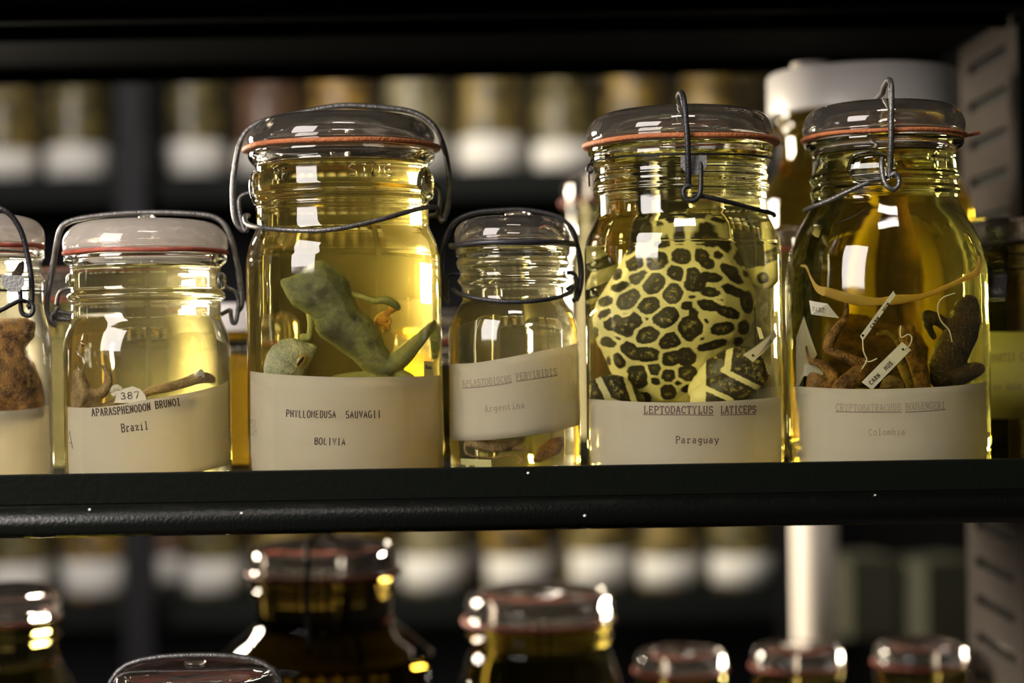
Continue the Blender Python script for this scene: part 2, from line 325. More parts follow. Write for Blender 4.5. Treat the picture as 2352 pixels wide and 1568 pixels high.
# ------------------------------------------------------------------ the typewriter's letters, as strokes on a 6 x 10 grid
def arc(cx, cy_, rx, ry, a0, a1, n=8):
    return [(cx + rx * math.cos(math.radians(a0 + (a1 - a0) * i / n)), cy_ + ry * math.sin(math.radians(a0 + (a1 - a0) * i / n))) for i in range(n + 1)]
def h(x0, x1, y): return [(x0, y), (x1, y)]
def v(x, y0, y1): return [(x, y0), (x, y1)]
G = {
 'A': [[(0.6, 0), (2.8, 10), (3.3, 10), (5.6, 0)], h(1.4, 4.7, 3.6), h(-.2, 1.7, 0), h(4.4, 6.3, 0), h(1.6, 3.2, 10)],
 'B': [v(1, 0, 10), [(0, 10), (3.6, 10)] + arc(3.6, 7.7, 1.7, 2.3, 90, -90) + [(1, 5.4)], [(3.6, 5.4)] + arc(3.8, 2.7, 2, 2.7, 90, -90) + [(0, 0)]],
 'C': [arc(3.2, 5, 2.8, 5, 55, 320, 12), v(5.4, 7.4, 10)],
 'D': [v(1, 0, 10), [(0, 10), (2.8, 10)] + arc(2.8, 5, 2.9, 5, 90, -90, 10) + [(0, 0)]],
 'E': [v(1, 0, 10), [(0, 10), (5.4, 10), (5.4, 7.8)], [(0, 0), (5.6, 0), (5.6, 2.4)], h(1, 3.8, 5.3), v(3.8, 4.3, 6.3)],
 'F': [v(1, 0, 10), [(0, 10), (5.4, 10), (5.4, 7.8)], h(0, 2.6, 0), h(1, 3.8, 5.3), v(3.8, 4.3, 6.3)],
 'G': [arc(3, 5, 2.8, 5, 50, 300, 12) + [(5.2, 1.2), (5.2, 4.4)], h(3.4, 6.2, 4.4), v(5.1, 7.6, 10)],
 'H': [v(1, 0, 10), v(5, 0, 10), h(1, 5, 5.2), h(0, 2, 10), h(0, 2, 0), h(4, 6, 10), h(4, 6, 0)],
 'I': [v(3, 0, 10), h(1, 5, 10), h(1, 5, 0)],
 'L': [v(1.8, 0, 10), h(.6, 3.2, 10), [(.6, 0), (5.6, 0), (5.6, 3)]],
 'M': [v(.8, 0, 10), v(5.2, 0, 10), [(.8, 10), (3, 4), (5.2, 10)], h(0, 1, 10), h(5, 6, 10), h(-.2, 1.9, 0), h(4.1, 6.2, 0)],
 'N': [v(.9, 0, 10), v(5, 0, 10), [(.9, 10), (5, 0)], h(-.1, .9, 10), h(4, 6, 10), h(0, 2, 0)],
 'O': [arc(3, 5, 2.8, 5, 0, 360, 16)],
 'P': [v(1, 0, 10), [(0, 10), (3.4, 10)] + arc(3.4, 7.4, 2.2, 2.6, 90, -90) + [(1, 4.8)], h(0, 2.6, 0)],
 'R': [v(1, 0, 10), [(0, 10), (3.3, 10)] + arc(3.3, 7.5, 2, 2.5, 90, -90) + [(1, 5)], h(0, 2.2, 0), [(3.3, 5), (5.2, 0), (6.2, 0)]],
 'S': [arc(2.9, 7.5, 2.2, 2.5, 40, 265, 9) + arc(3, 2.6, 2.4, 2.6, 85, -150, 10), v(5, 7.7, 10), v(.7, 0, 2.4)],
 'T': [v(3, 0, 10), [(.2, 7.6), (.2, 10), (5.8, 10), (5.8, 7.6)], h(1.6, 4.4, 0)],
 'U': [[(.9, 10), (.9, 3)] + arc(3, 3, 2.1, 3, 180, 360, 8) + [(5.1, 10)], h(0, 2, 10), h(4, 6, 10)],
 'V': [[(.6, 10), (3, 0), (5.4, 10)], h(-.2, 1.8, 10), h(4.2, 6.2, 10)],
 'X': [[(.6, 10), (5.4, 0)], [(5.4, 10), (.6, 0)]],
 'Y': [[(.6, 10), (3, 5), (5.4, 10)], v(3, 5, 0), h(-.2, 1.8, 10), h(4.2, 6.2, 10), h(1.6, 4.4, 0)],
 'a': [arc(2.6, 5, 1.9, 1.5, 150, 0, 6) + [(4.5, .6), (5.6, 0)], arc(2.5, 1.9, 1.9, 1.9, 60, 330, 10)],
 'b': [[(0, 10), (1, 10), (1, 0)], arc(3.1, 3.2, 2.2, 3.2, 0, 360, 12)],
 'd': [[(4, 10), (5, 10), (5, 0), (6, 0)], arc(2.9, 3.2, 2.2, 3.2, 0, 360, 12)],
 'e': [[(.8, 3.5), (5.2, 3.5)] + arc(3, 3.3, 2.2, 3.2, 0, 320, 12)],
 'g': [arc(2.9, 3.6, 2, 2.8, 0, 360, 12), [(5.9, 6.4), (4.9, 6.4), (4.9, -1.5)] + arc(3, -1.5, 1.9, 1.6, 0, -160, 6)],
 'i': [[(1.2, 6.4), (3, 6.4), (3, 0)], h(1, 5, 0), [(2.8, 9.2), (3.2, 9.2), (3.2, 8.9), (2.8, 8.9)]],
 'l': [[(1.2, 10), (3, 10), (3, 0)], h(1, 5, 0)],
 'm': [v(.7, 0, 6.4), h(-.2, .7, 6.4), [(.7, 5.6)] + arc(1.9, 5.2, 1.1, 1.2, 120, 0, 4) + [(3, 0)], [(3, 5.4)] + arc(4.1, 5.2, 1.1, 1.2, 120, 0, 4) + [(5.2, 0), (6.1, 0)]],
 'n': [v(1, 0, 6.4), h(0, 1, 6.4), [(1, 5)] + arc(3, 4.4, 2, 2, 150, 0, 6) + [(5, 0)], h(0, 2, 0), h(4, 6, 0)],
 'o': [arc(3, 3.2, 2.5, 3.2, 0, 360, 14)],
 'r': [v(1.8, 0, 6.4), h(.6, 1.8, 6.4), [(1.8, 4.5)] + arc(4, 4.2, 2.1, 2.2, 160, 40, 5), h(.4, 4, 0)],
 's': [arc(3, 4.9, 1.9, 1.6, 30, 260, 6) + arc(3, 1.6, 2.1, 1.6, 80, -150, 6)],
 't': [[(2, 9), (2, 1.4)] + arc(3.4, 1.4, 1.4, 1.4, 180, 330, 5), h(.6, 4.8, 6.4)],
 'u': [[(0, 6.4), (1, 6.4), (1, 2)] + arc(2.9, 2, 1.9, 2, 180, 330, 6), [(4, 6.4), (5, 6.4), (5, 0), (6, 0)]],
 'y': [[(.6, 6.4), (3, 0)], [(5.4, 6.4), (2.4, -2.6), (.8, -2.8)], h(-.2, 1.8, 6.4), h(4.2, 6.2, 6.4)],
 'z': [[(1, 4.8), (1, 6.4), (5, 6.4), (1, 0), (5.2, 0), (5.2, 1.6)]],
 '.': [[(2.8, .4), (3.2, .4), (3.2, 0), (2.8, 0)]],
 '0': [arc(3, 5, 2.3, 5, 0, 360, 14)], '1': [[(1.4, 8.4), (3, 10), (3, 0)], h(1, 5, 0)],
 '2': [arc(3, 7.3, 2.3, 2.7, 170, -20, 8) + [(.6, 0), (5.4, 0)]],
 '3': [arc(2.8, 7.6, 2.1, 2.4, 160, -90, 8) + arc(2.8, 2.6, 2.4, 2.6, 90, -160, 8)],
 '4': [[(4.2, 0), (4.2, 10), (.4, 3), (5.8, 3)]], '5': [[(5, 10), (1.2, 10), (1, 5.6)] + arc(2.8, 3.1, 2.5, 3.1, 120, -150, 8)],
 '7': [[(.6, 8.4), (.6, 10), (5.4, 10), (2.4, 0)]],
 '8': [arc(3, 7.5, 2, 2.5, 0, 360, 12), arc(3, 2.6, 2.4, 2.6, 0, 360, 12)],
 '9': [arc(3, 7, 2.2, 3, 0, 360, 12), [(5.2, 7), (5, 3), (3, 0)]],
 ' ': [],
}
SANS = {'A': [[(.4, 0), (3, 10), (5.6, 0)], h(1.4, 4.6, 3.4)], 'I': [v(3, 0, 10), h(2, 4, 10), h(2, 4, 0)], 'V': [[(.5, 10), (3, 0), (5.5, 10)]],
        'S': [arc(3, 7.5, 2.2, 2.5, 30, 265, 9) + arc(3, 2.6, 2.4, 2.6, 85, -150, 10)], 'H': [v(.9, 0, 10), v(5.1, 0, 10), h(.9, 5.1, 5.2)],
        'P': [v(1, 0, 10), [(1, 10), (3.4, 10)] + arc(3.4, 7.4, 2.2, 2.6, 90, -90) + [(1, 4.8)]], 'L': [[(1.2, 10), (1.2, 0), (5.4, 0)]],
        'M': [[(.6, 0), (.6, 10), (3, 3.5), (5.4, 10), (5.4, 0)]], 'E': [[(5.3, 10), (1, 10), (1, 0), (5.4, 0)], h(1, 4.6, 5.2)],
        'D': [[(1, 0), (1, 10), (2.8, 10)] + arc(2.8, 5, 2.7, 5, 90, -90, 10) + [(1, 0)]], 'U': [[(.9, 10), (.9, 3)] + arc(3, 3, 2.1, 3, 180, 360, 8) + [(5.1, 10)]],
        'Y': [[(.6, 10), (3, 5), (5.4, 10)], v(3, 5, 0)], 'G': [arc(3, 5, 2.6, 5, 50, 300, 12) + [(5.2, 1.2), (5.2, 4.4), (3.4, 4.4)]],
        'B': [[(1, 0), (1, 10), (3.4, 10)] + arc(3.4, 7.7, 1.9, 2.3, 90, -90) + [(1, 5.4)], [(3.4, 5.4)] + arc(3.5, 2.7, 2, 2.7, 90, -90) + [(1, 0)]]}
def strokes(text, x0, y0, x1, y1, hpx, font=None, sag=0.0):
    """polylines in picture coordinates; the text runs from (x0,y0) to (x1,y1) on its baseline"""
    L = math.hypot(x1 - x0, y1 - y0); ux, uy = (x1 - x0) / L, (y1 - y0) / L
    adv = L / (len(text) - 0.12); k = hpx / 10; kx = adv * .8 / 6.2
    out = []
    for i, ch in enumerate(text):
        g = (font or {}).get(ch) or G.get(ch) or []
        for st in g:
            pl = []
            for (gx, gy) in st:
                s = i * adv + gx * kx
                f = s / L; dip = sag * 4 * f * (1 - f)
                pl.append((x0 + ux * s + uy * gy * k, y0 + uy * s - ux * gy * k + dip))
            out.append(pl)
    return out
def ribbons(name, lines, wpx, place, m, parent):
    """lines of ink: strips of width wpx laid by place(px, py)"""
    vs, fs = [], []
    for pl in lines:
        q = []
        for a, b in zip(pl, pl[1:]):
            n = max(1, int(math.hypot(b[0] - a[0], b[1] - a[1]) / 8))
            for j in range(n): q.append((a[0] + (b[0] - a[0]) * j / n, a[1] + (b[1] - a[1]) * j / n))
        q.append(pl[-1]); base = len(vs)
        for i, p in enumerate(q):
            a, b = q[max(i - 1, 0)], q[min(i + 1, len(q) - 1)]
            dx, dy = b[0] - a[0], b[1] - a[1]; L = math.hypot(dx, dy) or 1
            nx, ny = -dy / L * wpx / 2, dx / L * wpx / 2
            vs.append(place(p[0] + nx, p[1] + ny)); vs.append(place(p[0] - nx, p[1] - ny))
        for i in range(len(q) - 1):
            b = base + 2 * i; fs.append((b, b + 1, b + 3, b + 2))
    return link(name, mesh(name, vs, fs), m, parent, smooth=False)

# ------------------------------------------------------------------ setting
def struct(o): o['kind'] = 'structure'; return o
struct(boxes('floor', [(-3, 2.6, -3.2, 3.6, -1.32, -1.22)], M['concrete']))
struct(boxes('ceiling', [(-3, 2.6, -3.2, 3.6, 1.9, 2.0)], M['plaster']))
struct(boxes('wall_back', [(-3, 2.6, 3.5, 3.6, -1.22, 1.9)], M['plaster']))
struct(boxes('wall_front', [(-3, 2.6, -3.2, -3.1, -1.22, 1.9)], M['plaster']))
struct(boxes('wall_left', [(-3.1, -3, -3.1, 3.5, -1.22, 1.9)], M['plaster']))
struct(boxes('wall_right', [(2.6, 2.7, -3.1, 3.5, -1.22, 1.9)], M['plaster']))

ZB = -0.0735                                   # the shelf top the jars stand on
XL, XR = -0.80, 0.334
def shelf(name, ztop, label):
    e = empty(name, (0, 0, ztop), label, 'shelf')
    boxes('board', [(XL, XR, -0.066, 0.45, ztop - 0.012, ztop)], M['underside'], e)
    dz = ztop - ZB
    boxes('front_lip', [(XL, XR + .05, -0.0705, -0.0670, -0.0775 + dz, -0.0622 + dz)], M['shelflip'], e, bevel=.0006)
    # the rounded rail below the lip
    pr = []
    for i in range(25):
        a = math.radians(112 - 205 * i / 24)
        pr.append((-0.0745 - 0.0100 * math.sin(a) * 0 - 0.0105 * math.cos(math.radians(-62 + 205 * i / 24) - math.radians(40)), 0))
    vs, fs = [], []
    sec = []
    for i in range(21):
        a = math.radians(90 + 180 * i / 20)
        sec.append((-0.0760 + 0.0090 * math.cos(a), -0.0853 + dz + 0.0078 * math.sin(a)))
    sec = [(-0.0670, -0.0773 + dz)] + [(y, z) for y, z in sec] + [(-0.0670, -0.0934 + dz)]
    n = len(sec)
    for x in (XL, XR + .05): vs += [(x, y, z) for y, z in sec]
    for i in range(n): fs.append((i, (i + 1) % n, n + (i + 1) % n, n + i))
    fs.append(tuple(range(n))[::-1]); fs.append(tuple(range(n, 2 * n)))
    me = mesh('front_rail', vs, fs)
    o = link('front_rail', me, M['shelfrail'], e)
    m = o.modifiers.new('w', 'WEIGHTED_NORMAL') if False else None
    boxes('rear_flange', [(XL, XR, 0.446, 0.450, ztop - 0.02, ztop - 0.0005)], M['underside'], e)
    for y in (0.17, 0.245):
        boxes('stiffener', [(XL, XR, y, y + .012, ztop - 0.020, ztop - 0.0122)], M['underside'], e, bevel=.001)
    return e
s0 = shelf('metal_shelf', ZB, 'dark green metal shelf with rounded front rail carrying the sharp row of jars')
s1 = shelf('metal_shelf', ZB + 0.298, 'dark underside of the metal shelf along the top of the picture')
s2 = shelf('metal_shelf', ZB - 0.300, 'lower metal shelf under the rail, carrying the dim jars at the bottom')
def fleck(px, py, d, r):
    p = P(px, py, d); me = bpy.data.meshes.new('paint_fleck'); bm = bmesh.new()
    bmesh.ops.create_icosphere(bm, subdivisions=2, radius=r, matrix=Matrix.Translation(p) @ Matrix.Diagonal((1.2, .5, 1, 1))); bm.to_mesh(me); bm.free()
    link('paint_fleck', me, M['fleck'], s0)
for a in ((206, 1170, .9165), (555, 1178, .9155), (1213, 1086, .929), (1343, 1184, .915), (2010, 1138, .920)): fleck(*a, 0.0006)

# slotted upright at the right end of the shelves
up = empty('slotted_upright', (0.34, 0.25, -1.22), 'grey slotted shelf upright at the right end of the shelves', 'shelf post')
vs, fs = [], []
y0, y1, ya, yb = 0.245, 0.40, 0.270, 0.375
for k in range(-46, 21):
    z = 0.0276 * k + 0.003
    box(0.338, 0.341, y0, y1, z, z + 0.0206, vs, fs)
    box(0.338, 0.341, y0, ya, z + 0.0206, z + 0.0276, vs, fs)
    box(0.338, 0.341, yb, y1, z + 0.0206, z + 0.0276, vs, fs)
link('slotted_side', mesh('slotted_side', vs, fs), M['upright'], up, smooth=False)
boxes('front_flange', [(0.338, 0.375, 0.240, 0.245, -1.22, 0.58)], M['shelf'], up)
boxes('back_channel', [(0.343, 0.375, 0.246, 0.42, -1.22, 0.58)], M['shelf'], up)

# ------------------------------------------------------------------ clamp jars
def zp(c, py):                                   # picture height at the jar's axis -> world z
    return P(c, py).z
def make_liquid(J, parent, m, level, inner):
    """closed body of liquid; its sides meet glass, its top meets air"""
    prof = [(r, z) for r, z in inner if z < level - 1e-5]
    rl = prof[-1][0]
    vs, fs = lathe(J['x'], 0, [(0, prof[0][1])] + prof + [(rl, level)], 128)
    n1 = len(fs)
    lathe(J['x'], 0, [(rl, level), (rl - .001, level - .0006), (rl - .004, level - .001), (0, level - .001)], 128, vs, fs)
    me = mesh('liquid', vs, fs)
    at = me.attributes.new('ior', 'FLOAT', 'FACE')
    at.data.foreach_set('value', [0.907 if i < n1 else 1.36 for i in range(len(fs))])
    return link('liquid', me, m, parent)
def clamp_jar(c, Rb, body, neck_in, level_py, liq, label, lid, gask, gmat, base_in=10, wall=11, lm='lidglass'):
    """body: (py, Rpx) from low to high on the outside; lid: (py, Rpx) on the dome from rim to top"""
    x = ((c - 1176) * CT) / S
    J = dict(c=c, x=x, Ro=Rb / S, Ri=(Rb - wall) / S)
    e = empty('clamp_jar', (x, 0, ZB), label, 'jar', 'clamp top specimen jars on the front row'); J['e'] = e
    px = 1 / S
    z0 = ZB + 0.0003
    outer = [(0, z0 + 4 * px), ((Rb - 60) * px, z0 + 3 * px), ((Rb - 22) * px, z0), ((Rb - 8) * px, z0 + 5 * px), ((Rb - 2) * px, z0 + 18 * px), (Rb * px, z0 + 60 * px)]
    outer += [(r * px, zp(c, py)) for py, r in body]
    outer = cat_rom(outer, 3)
    ytop, rtop = body[-1]; zt = zp(c, ytop)
    # inner wall
    inner = [((Rb - 60) * px, z0 + base_in * px), ((Rb - wall - 14) * px, z0 + (base_in + 3) * px), ((Rb - wall - 3) * px, z0 + (base_in + 16) * px), ((Rb - wall) * px, z0 + (base_in + 50) * px)]
    inner += [(r * px, zp(c, py)) for py, r in neck_in]
    inner = cat_rom(inner, 4)
    level = zp(c, level_py)
    up_in = [(r, z) for r, z in inner if z >= level - 1e-5]
    rl = [r for r, z in inner if z < level - 1e-5][-1]
    prof = outer + [((rtop - 6) * px, zt), (up_in[-1][0] + .0004, zt)] + list(reversed(up_in)) + [(rl, level)]
    vs, fs = lathe(x, 0, prof, 128)
    link('glass_body', mesh('glass_body', vs, fs), M['glass'], e)
    make_liquid(J, e, liq, level, inner)
    # rubber ring
    gy, gr, gt = gask
    gz = zp(c, gy); g2 = gt / 2 * px
    vs, fs = lathe(x, 0, [((gr - 26) * px, gz - g2), ((gr - 1.5) * px, gz - g2), (gr * px, gz - g2 * .5), (gr * px, gz + g2 * .5), ((gr - 1.5) * px, gz + g2), ((gr - 26) * px, gz + g2)], 128, close=True)
    me = mesh('rubber_ring', vs, fs)
    bm = bmesh.new(); bm.from_mesh(me); bmesh.ops.recalc_face_normals(bm, faces=bm.faces)
    for w_ in bm.verts:
        a = math.atan2(w_.co.y, w_.co.x - x); w_.co.z += 0.9 * px * math.sin(5 * a + c)
    bm.to_mesh(me); bm.free()
    link('rubber_ring', me, gmat, e)
    # glass lid: dome with a hollow underside
    lo = [(r * px, zp(c, py)) for py, r in lid]
    lb = gz + g2 + .0002
    rr = lid[0][1]
    o_ = [((rr - 5) * px, lb), (rr * px, lb + 4 * px)] + lo
    th = 15 * px
    inn = [(0, lo[-1][1] - th * 1.2)]
    for r, z in reversed(lo[:-1]):
        if z - th > lb + 3 * px: inn.append((max(r - th, 0.001), z - th))
    inn += [((rr - 17) * px, lb + 3 * px), ((rr - 19) * px, lb)]
    pr = cat_rom(o_, 4) + cat_rom(inn, 3)
    vs, fs = lathe(x, 0, pr + [pr[0]], 128)
    link('glass_lid', mesh('glass_lid', vs, fs), M[lm], e)
    J['lidtop'] = lo[-1][1]
    return J
def wire(J, pts, rpx, m=None, name='bail_wire', parent=None):
    vs, fs = tube([P3(*p) if len(p) == 3 else P3(*p, 0) for p in pts], rpx / S, 12)
    return link(name, mesh(name, vs, fs), m or M['wire'], parent or J['e'])
def wireloc(J, pts, rpx, m=None, name='bail_wire'):
    """points given from the jar's axis: sideways, depth, height above the horizon, in pixels"""
    vs, fs = tube([(J['x'] + a / S, b / S, z / S) for a, b, z in pts], rpx / S, 12)
    return link(name, mesh(name, vs, fs), m or M['wire'], J['e'])
def blob_on(J, name, pts, m, parent=None):
    """small rounded lumps of glass: (px, py, yo, rx, ry, rz)"""
    bm = bmesh.new()
    for (px, py, yo, rx, ry, rz) in pts:
        bmesh.ops.create_uvsphere(bm, u_segments=20, v_segments=12, radius=1, matrix=Matrix.Translation(P3(px, py, yo)) @ Matrix.Diagonal((rx / S, ry / S, rz / S, 1)))
    me = bpy.data.meshes.new(name); bm.to_mesh(me); bm.free()
    return link(name, me, m, parent or J['e'])

LQ = dict(
    a=glass('pale_straw_spirit', absorb=(0.92, 0.83, 0.45), attr=True, haze=1.9),
    b=glass('golden_spirit', absorb=(0.92, 0.73, 0.15), attr=True, haze=1.9),
    c=glass('pale_yellow_spirit', absorb=(0.92, 0.83, 0.38), attr=True, haze=3.2),
    d=glass('green_yellow_spirit', absorb=(0.90, 0.81, 0.28), attr=True, haze=.5),
    e=glass('olive_spirit', absorb=(0.50, 0.46, 0.05), attr=True, haze=1.0),
    f=glass('clear_spirit', absorb=(0.88, 0.84, 0.70), attr=True, haze=1.9))

# --- J0, cut by the left edge
J0 = clamp_jar(-35, 150, [(1000, 150), (850, 150), (780, 147), (735, 138), (705, 132), (690, 131), (655, 131), (645, 137), (635, 131), (600, 131), (590, 136), (577, 136)],
               [(900, 139), (780, 136), (735, 125), (700, 119), (600, 118), (577, 118)], 590, LQ['f'],
               'brown specimen jar cut by the left edge of the picture',
               [(560, 137), (545, 138), (525, 133), (508, 118), (498, 90), (492, 50), (490, 0)], (568, 138, 9), M['redrubber'], lm='frostlid')
# --- J1 Aparasphenodon
J1 = clamp_jar(338, 189, [(1000, 189), (850, 189), (795, 188), (765, 182), (745, 174), (730, 169), (705, 169), (694, 170), (688, 177), (681, 180), (674, 177), (668, 170), (655, 169), (625, 169), (614, 171), (608, 178), (601, 184), (594, 185), (588, 184)],
               [(900, 178), (800, 177), (762, 168), (735, 157), (700, 153), (620, 153), (588, 153)], 607, LQ['a'],
               'short jar of pale spirit labelled Brazil with a red rubber ring',
               [(572, 186), (560, 187), (545, 184), (530, 174), (516, 155), (508, 120), (504, 60), (503, 0)], (581, 188, 9), M['redrubber'], lm='frostlid')
# --- J2 Phyllomedusa
J2 = clamp_jar(792, 223, [(1000, 225), (850, 223), (620, 223), (585, 220), (560, 213), (540, 204), (524, 198), (500, 197), (482, 197), (477, 199), (472, 197), (465, 198), (458, 207), (450, 211), (443, 207), (436, 198), (430, 196), (395, 196), (383, 198), (375, 205), (366, 212), (358, 214), (351, 213)],
               [(900, 212), (620, 211), (580, 207), (550, 195), (522, 183), (500, 180), (380, 180), (351, 180)], 372, LQ['b'],
               'tall jar with the grey green tree frog, labelled Bolivia',
               [(332, 213), (322, 214), (306, 210), (290, 198), (276, 176), (268, 130), (263, 65), (262, 0)], (343, 227, 10), M['rubber'])
# --- J3 Aplastodiscus
J3 = clamp_jar(1180, 150, [(1000, 151), (850, 150), (775, 149), (745, 145), (722, 136), (702, 124), (688, 117), (665, 117), (656, 118), (650, 123), (643, 127), (637, 123), (631, 121), (624, 121), (618, 123), (612, 128), (605, 130), (598, 127), (592, 125), (587, 130), (580, 132), (570, 132)],
               [(900, 140), (780, 138), (745, 132), (715, 118), (690, 106), (660, 105), (570, 106)], 592, LQ['c'],
               'narrow jar labelled Argentina with a black rubber ring',
               [(556, 131), (546, 133), (532, 131), (518, 124), (506, 108), (499, 80), (496, 40), (495, 0)], (563, 146, 10), M['blackrubber'])
# --- J4 Leptodactylus
J4 = clamp_jar(1570, 225, [(1000, 226), (850, 225), (600, 225), (565, 223), (540, 217), (518, 206), (500, 198), (485, 196), (458, 196), (448, 197), (442, 202), (436, 199), (430, 202), (424, 199), (416, 197), (408, 199), (402, 197), (392, 197), (384, 199), (376, 206), (366, 209), (357, 208), (350, 212), (341, 213)],
               [(900, 214), (600, 213), (560, 209), (530, 196), (505, 183), (480, 179), (341, 180)], 362, LQ['d'],
               'tall jar with the big spotted frog, labelled Paraguay',
               [(323, 212), (310, 215), (296, 212), (280, 203), (267, 187), (257, 150), (252, 80), (250, 0)], (333, 226, 10), M['rubber'])
# --- J5 Cryptobatrachus
J5 = clamp_jar(2037, 229, [(1000, 231), (850, 230), (680, 229), (630, 227), (590, 221), (555, 210), (525, 196), (500, 182), (480, 172), (466, 166), (455, 164), (446, 168), (440, 169), (433, 165), (425, 163), (418, 166), (411, 170), (404, 166), (398, 163), (365, 162), (352, 165), (343, 175), (334, 180), (326, 180)],
               [(900, 219), (680, 218), (630, 214), (585, 206), (545, 190), (510, 172), (480, 155), (455, 147), (326, 147)], 350, LQ['e'],
               'round shouldered jar of olive spirit with brown frogs, labelled Colombia',
               [(307, 182), (292, 184), (276, 180), (260, 170), (248, 152), (241, 120), (237, 60), (236, 0)], (317, 188, 8), M['rubber'])

# --- wires: J2
wire(J2, [(560, 530, 6), (549, 520, 5), (540, 500, 2), (536, 470, 0), (536, 420, 0), (543, 365, 0), (553, 325, 0), (572, 296, 0), (612, 276, 0), (690, 259, 0), (750, 247, 0), (800, 242, 0), (880, 247, 0), (935, 254, 0), (975, 270, 0), (1003, 300, 0), (1022, 350, 0), (1031, 400, 0), (1032, 450, 0), (1025, 490, 2), (1016, 503, 5), (1010, 498, 10)], 6.6)
wire(J2, [(582, 442, -5), (562, 446, -5), (550, 456, -5), (549, 475, -5), (554, 505, -5), (563, 530, -7), (570, 520, -14)], 5, name='side_link')
wire(J2, [(975, 421, -20), (998, 424, -10), (1010, 436, -5), (1012, 460, -5), (1009, 490, -6), (1014, 508, -10), (1022, 503, -14)], 5.5, name='side_link')
wire(J2, [(572, 496, -20), (564, 495, -30), (563, 505, -50), (572, 517, -80), (610, 524, -150), (680, 529, -195), (740, 529, -208), (800, 521, -208), (870, 505, -190), (930, 488, -150), (980, 476, -90), (1006, 478, -30), (1004, 492, -8), (985, 496, -5)], 5.6, name='lever_wire')
blob_on(J2, 'glass_lug', [(975, 425, -50, 22, 60, 42)], M['glass']); blob_on(J2, 'glass_lug', [(588, 432, -45, 16, 55, 40)], M['glass'])
blob_on(J2, 'lid_knob', [(780, 259, 0, 26, 26, 7)], M['lidglass'])
# --- J1
wire(J1, [(130, 748, 2), (119, 742, 0), (111, 722, 0), (109, 690, 0), (117, 640, 0), (128, 575, 0), (138, 530, 0), (156, 510, 0), (200, 499, 0), (270, 491, 0), (335, 488, 0), (410, 489, 0), (480, 495, 0), (512, 512, 0), (530, 545, 0), (544, 600, 0), (553, 660, 0), (555, 700, 0), (545, 715, 0)], 6.4)
wire(J1, [(168, 661, -5), (148, 664, -5), (135, 676, -5), (131, 700, -5)], 4.5, name='side_link')
wire(J1, [(128, 748, -5), (119, 738, -8), (120, 722, -8), (132, 716, -6), (152, 719, -5), (168, 722, -2)], 5, name='lever_wire')
wire(J1, [(134, 704, -8), (128, 716, -8), (130, 730, -2), (145, 733, 0), (164, 734, 0)], 5.5, name='hook')
wire(J1, [(508, 654, -5), (525, 662, -5), (542, 672, -5), (548, 700, -5), (542, 738, -5), (534, 740, -6), (530, 722, -5), (528, 712, -5), (508, 722, -3)], 5, name='side_link')
blob_on(J1, 'lid_knob', [(338, 499, 0, 20, 20, 7)], M['lidglass'])
blob_on(J1, 'glass_lug', [(508, 645, -30, 12, 40, 20)], M['glass']); blob_on(J1, 'glass_lug', [(166, 645, -30, 12, 40, 20)], M['glass'])
# --- J3
wire(J3, [(1030, 692, 4), (1022, 678, 2), (1015, 650, 0), (1014, 600, 0), (1020, 560, 0), (1033, 525, 0), (1055, 502, 0), (1095, 488, 0), (1150, 483, 0), (1200, 482, 0), (1255, 490, 0), (1290, 503, 0), (1315, 530, 0), (1330, 580, 0), (1335, 630, 0), (1331, 668, 0), (1324, 690, 4)], 6, M['blackwire'])
wire(J3, [(1060, 630, -5), (1040, 629, -5), (1028, 638, -5), (1026, 665, -5), (1027, 692, -6), (1032, 694, -12)], 5, M['blackwire'], 'side_link')
wire(J3, [(1302, 626, -5), (1318, 628, -5), (1324, 640, -5), (1325, 665, -5), (1321, 690, -6), (1316, 686, -12)], 5, M['blackwire'], 'side_link')
wire(J3, [(1040, 664, -20), (1052, 672, -50), (1080, 682, -85), (1130, 690, -115), (1180, 693, -124), (1230, 691, -118), (1275, 684, -90), (1307, 673, -50), (1317, 662, -20), (1312, 658, -8), (1302, 666, -4)], 5, M['blackwire'], 'lever_wire')
blob_on(J3, 'lid_knob', [(1190, 493, -5, 32, 30, 9)], M['lidglass'])
# --- J4
wireloc(J4, [(-3, -212, 330), (-4, -222, 350), (-5, -232, 400), (-7, -236, 450), (-10, -228, 500), (-12, -205, 532), (-12, -150, 545), (-8, -60, 548), (0, 0, 549), (8, 80, 545), (10, 180, 530), (10, 232, 480), (10, 236, 400), (8, 215, 330)], 6.6, M['blackwire'])
wireloc(J4, [(20, -206, 392), (24, -214, 380), (24, -216, 350), (22, -218, 320), (14, -220, 305), (0, -222, 300), (-13, -222, 308), (-15, -222, 324), (-5, -222, 333), (2, -221, 330)], 5.4, M['blackwire'], 'hook')
wire(J4, [(1590, 450, -214), (1608, 449, -212), (1650, 458, -203), (1700, 471, -170), (1750, 484, -110), (1774, 490, -60), (1778, 495, 0)], 5.2, M['blackwire'], 'lever_wire')
def ring_wire(J, zpx, R, rpx, m, wob=0, name='neck_wire', a0=0, a1=360):
    pts = []
    for i in range(73):
        a = math.radians(a0 + (a1 - a0) * i / 72); pts.append((J['x'] + R / S * math.cos(a), R / S * math.sin(a), (zpx + wob * math.sin(a * 2 + 1)) / S))
    vs, fs = tube(pts, rpx / S, 8, raw=True); return link(name, mesh(name, vs, fs), m, J['e'])
ring_wire(J4, 406, 203, 2.6, M['blackwire'], 1.5)
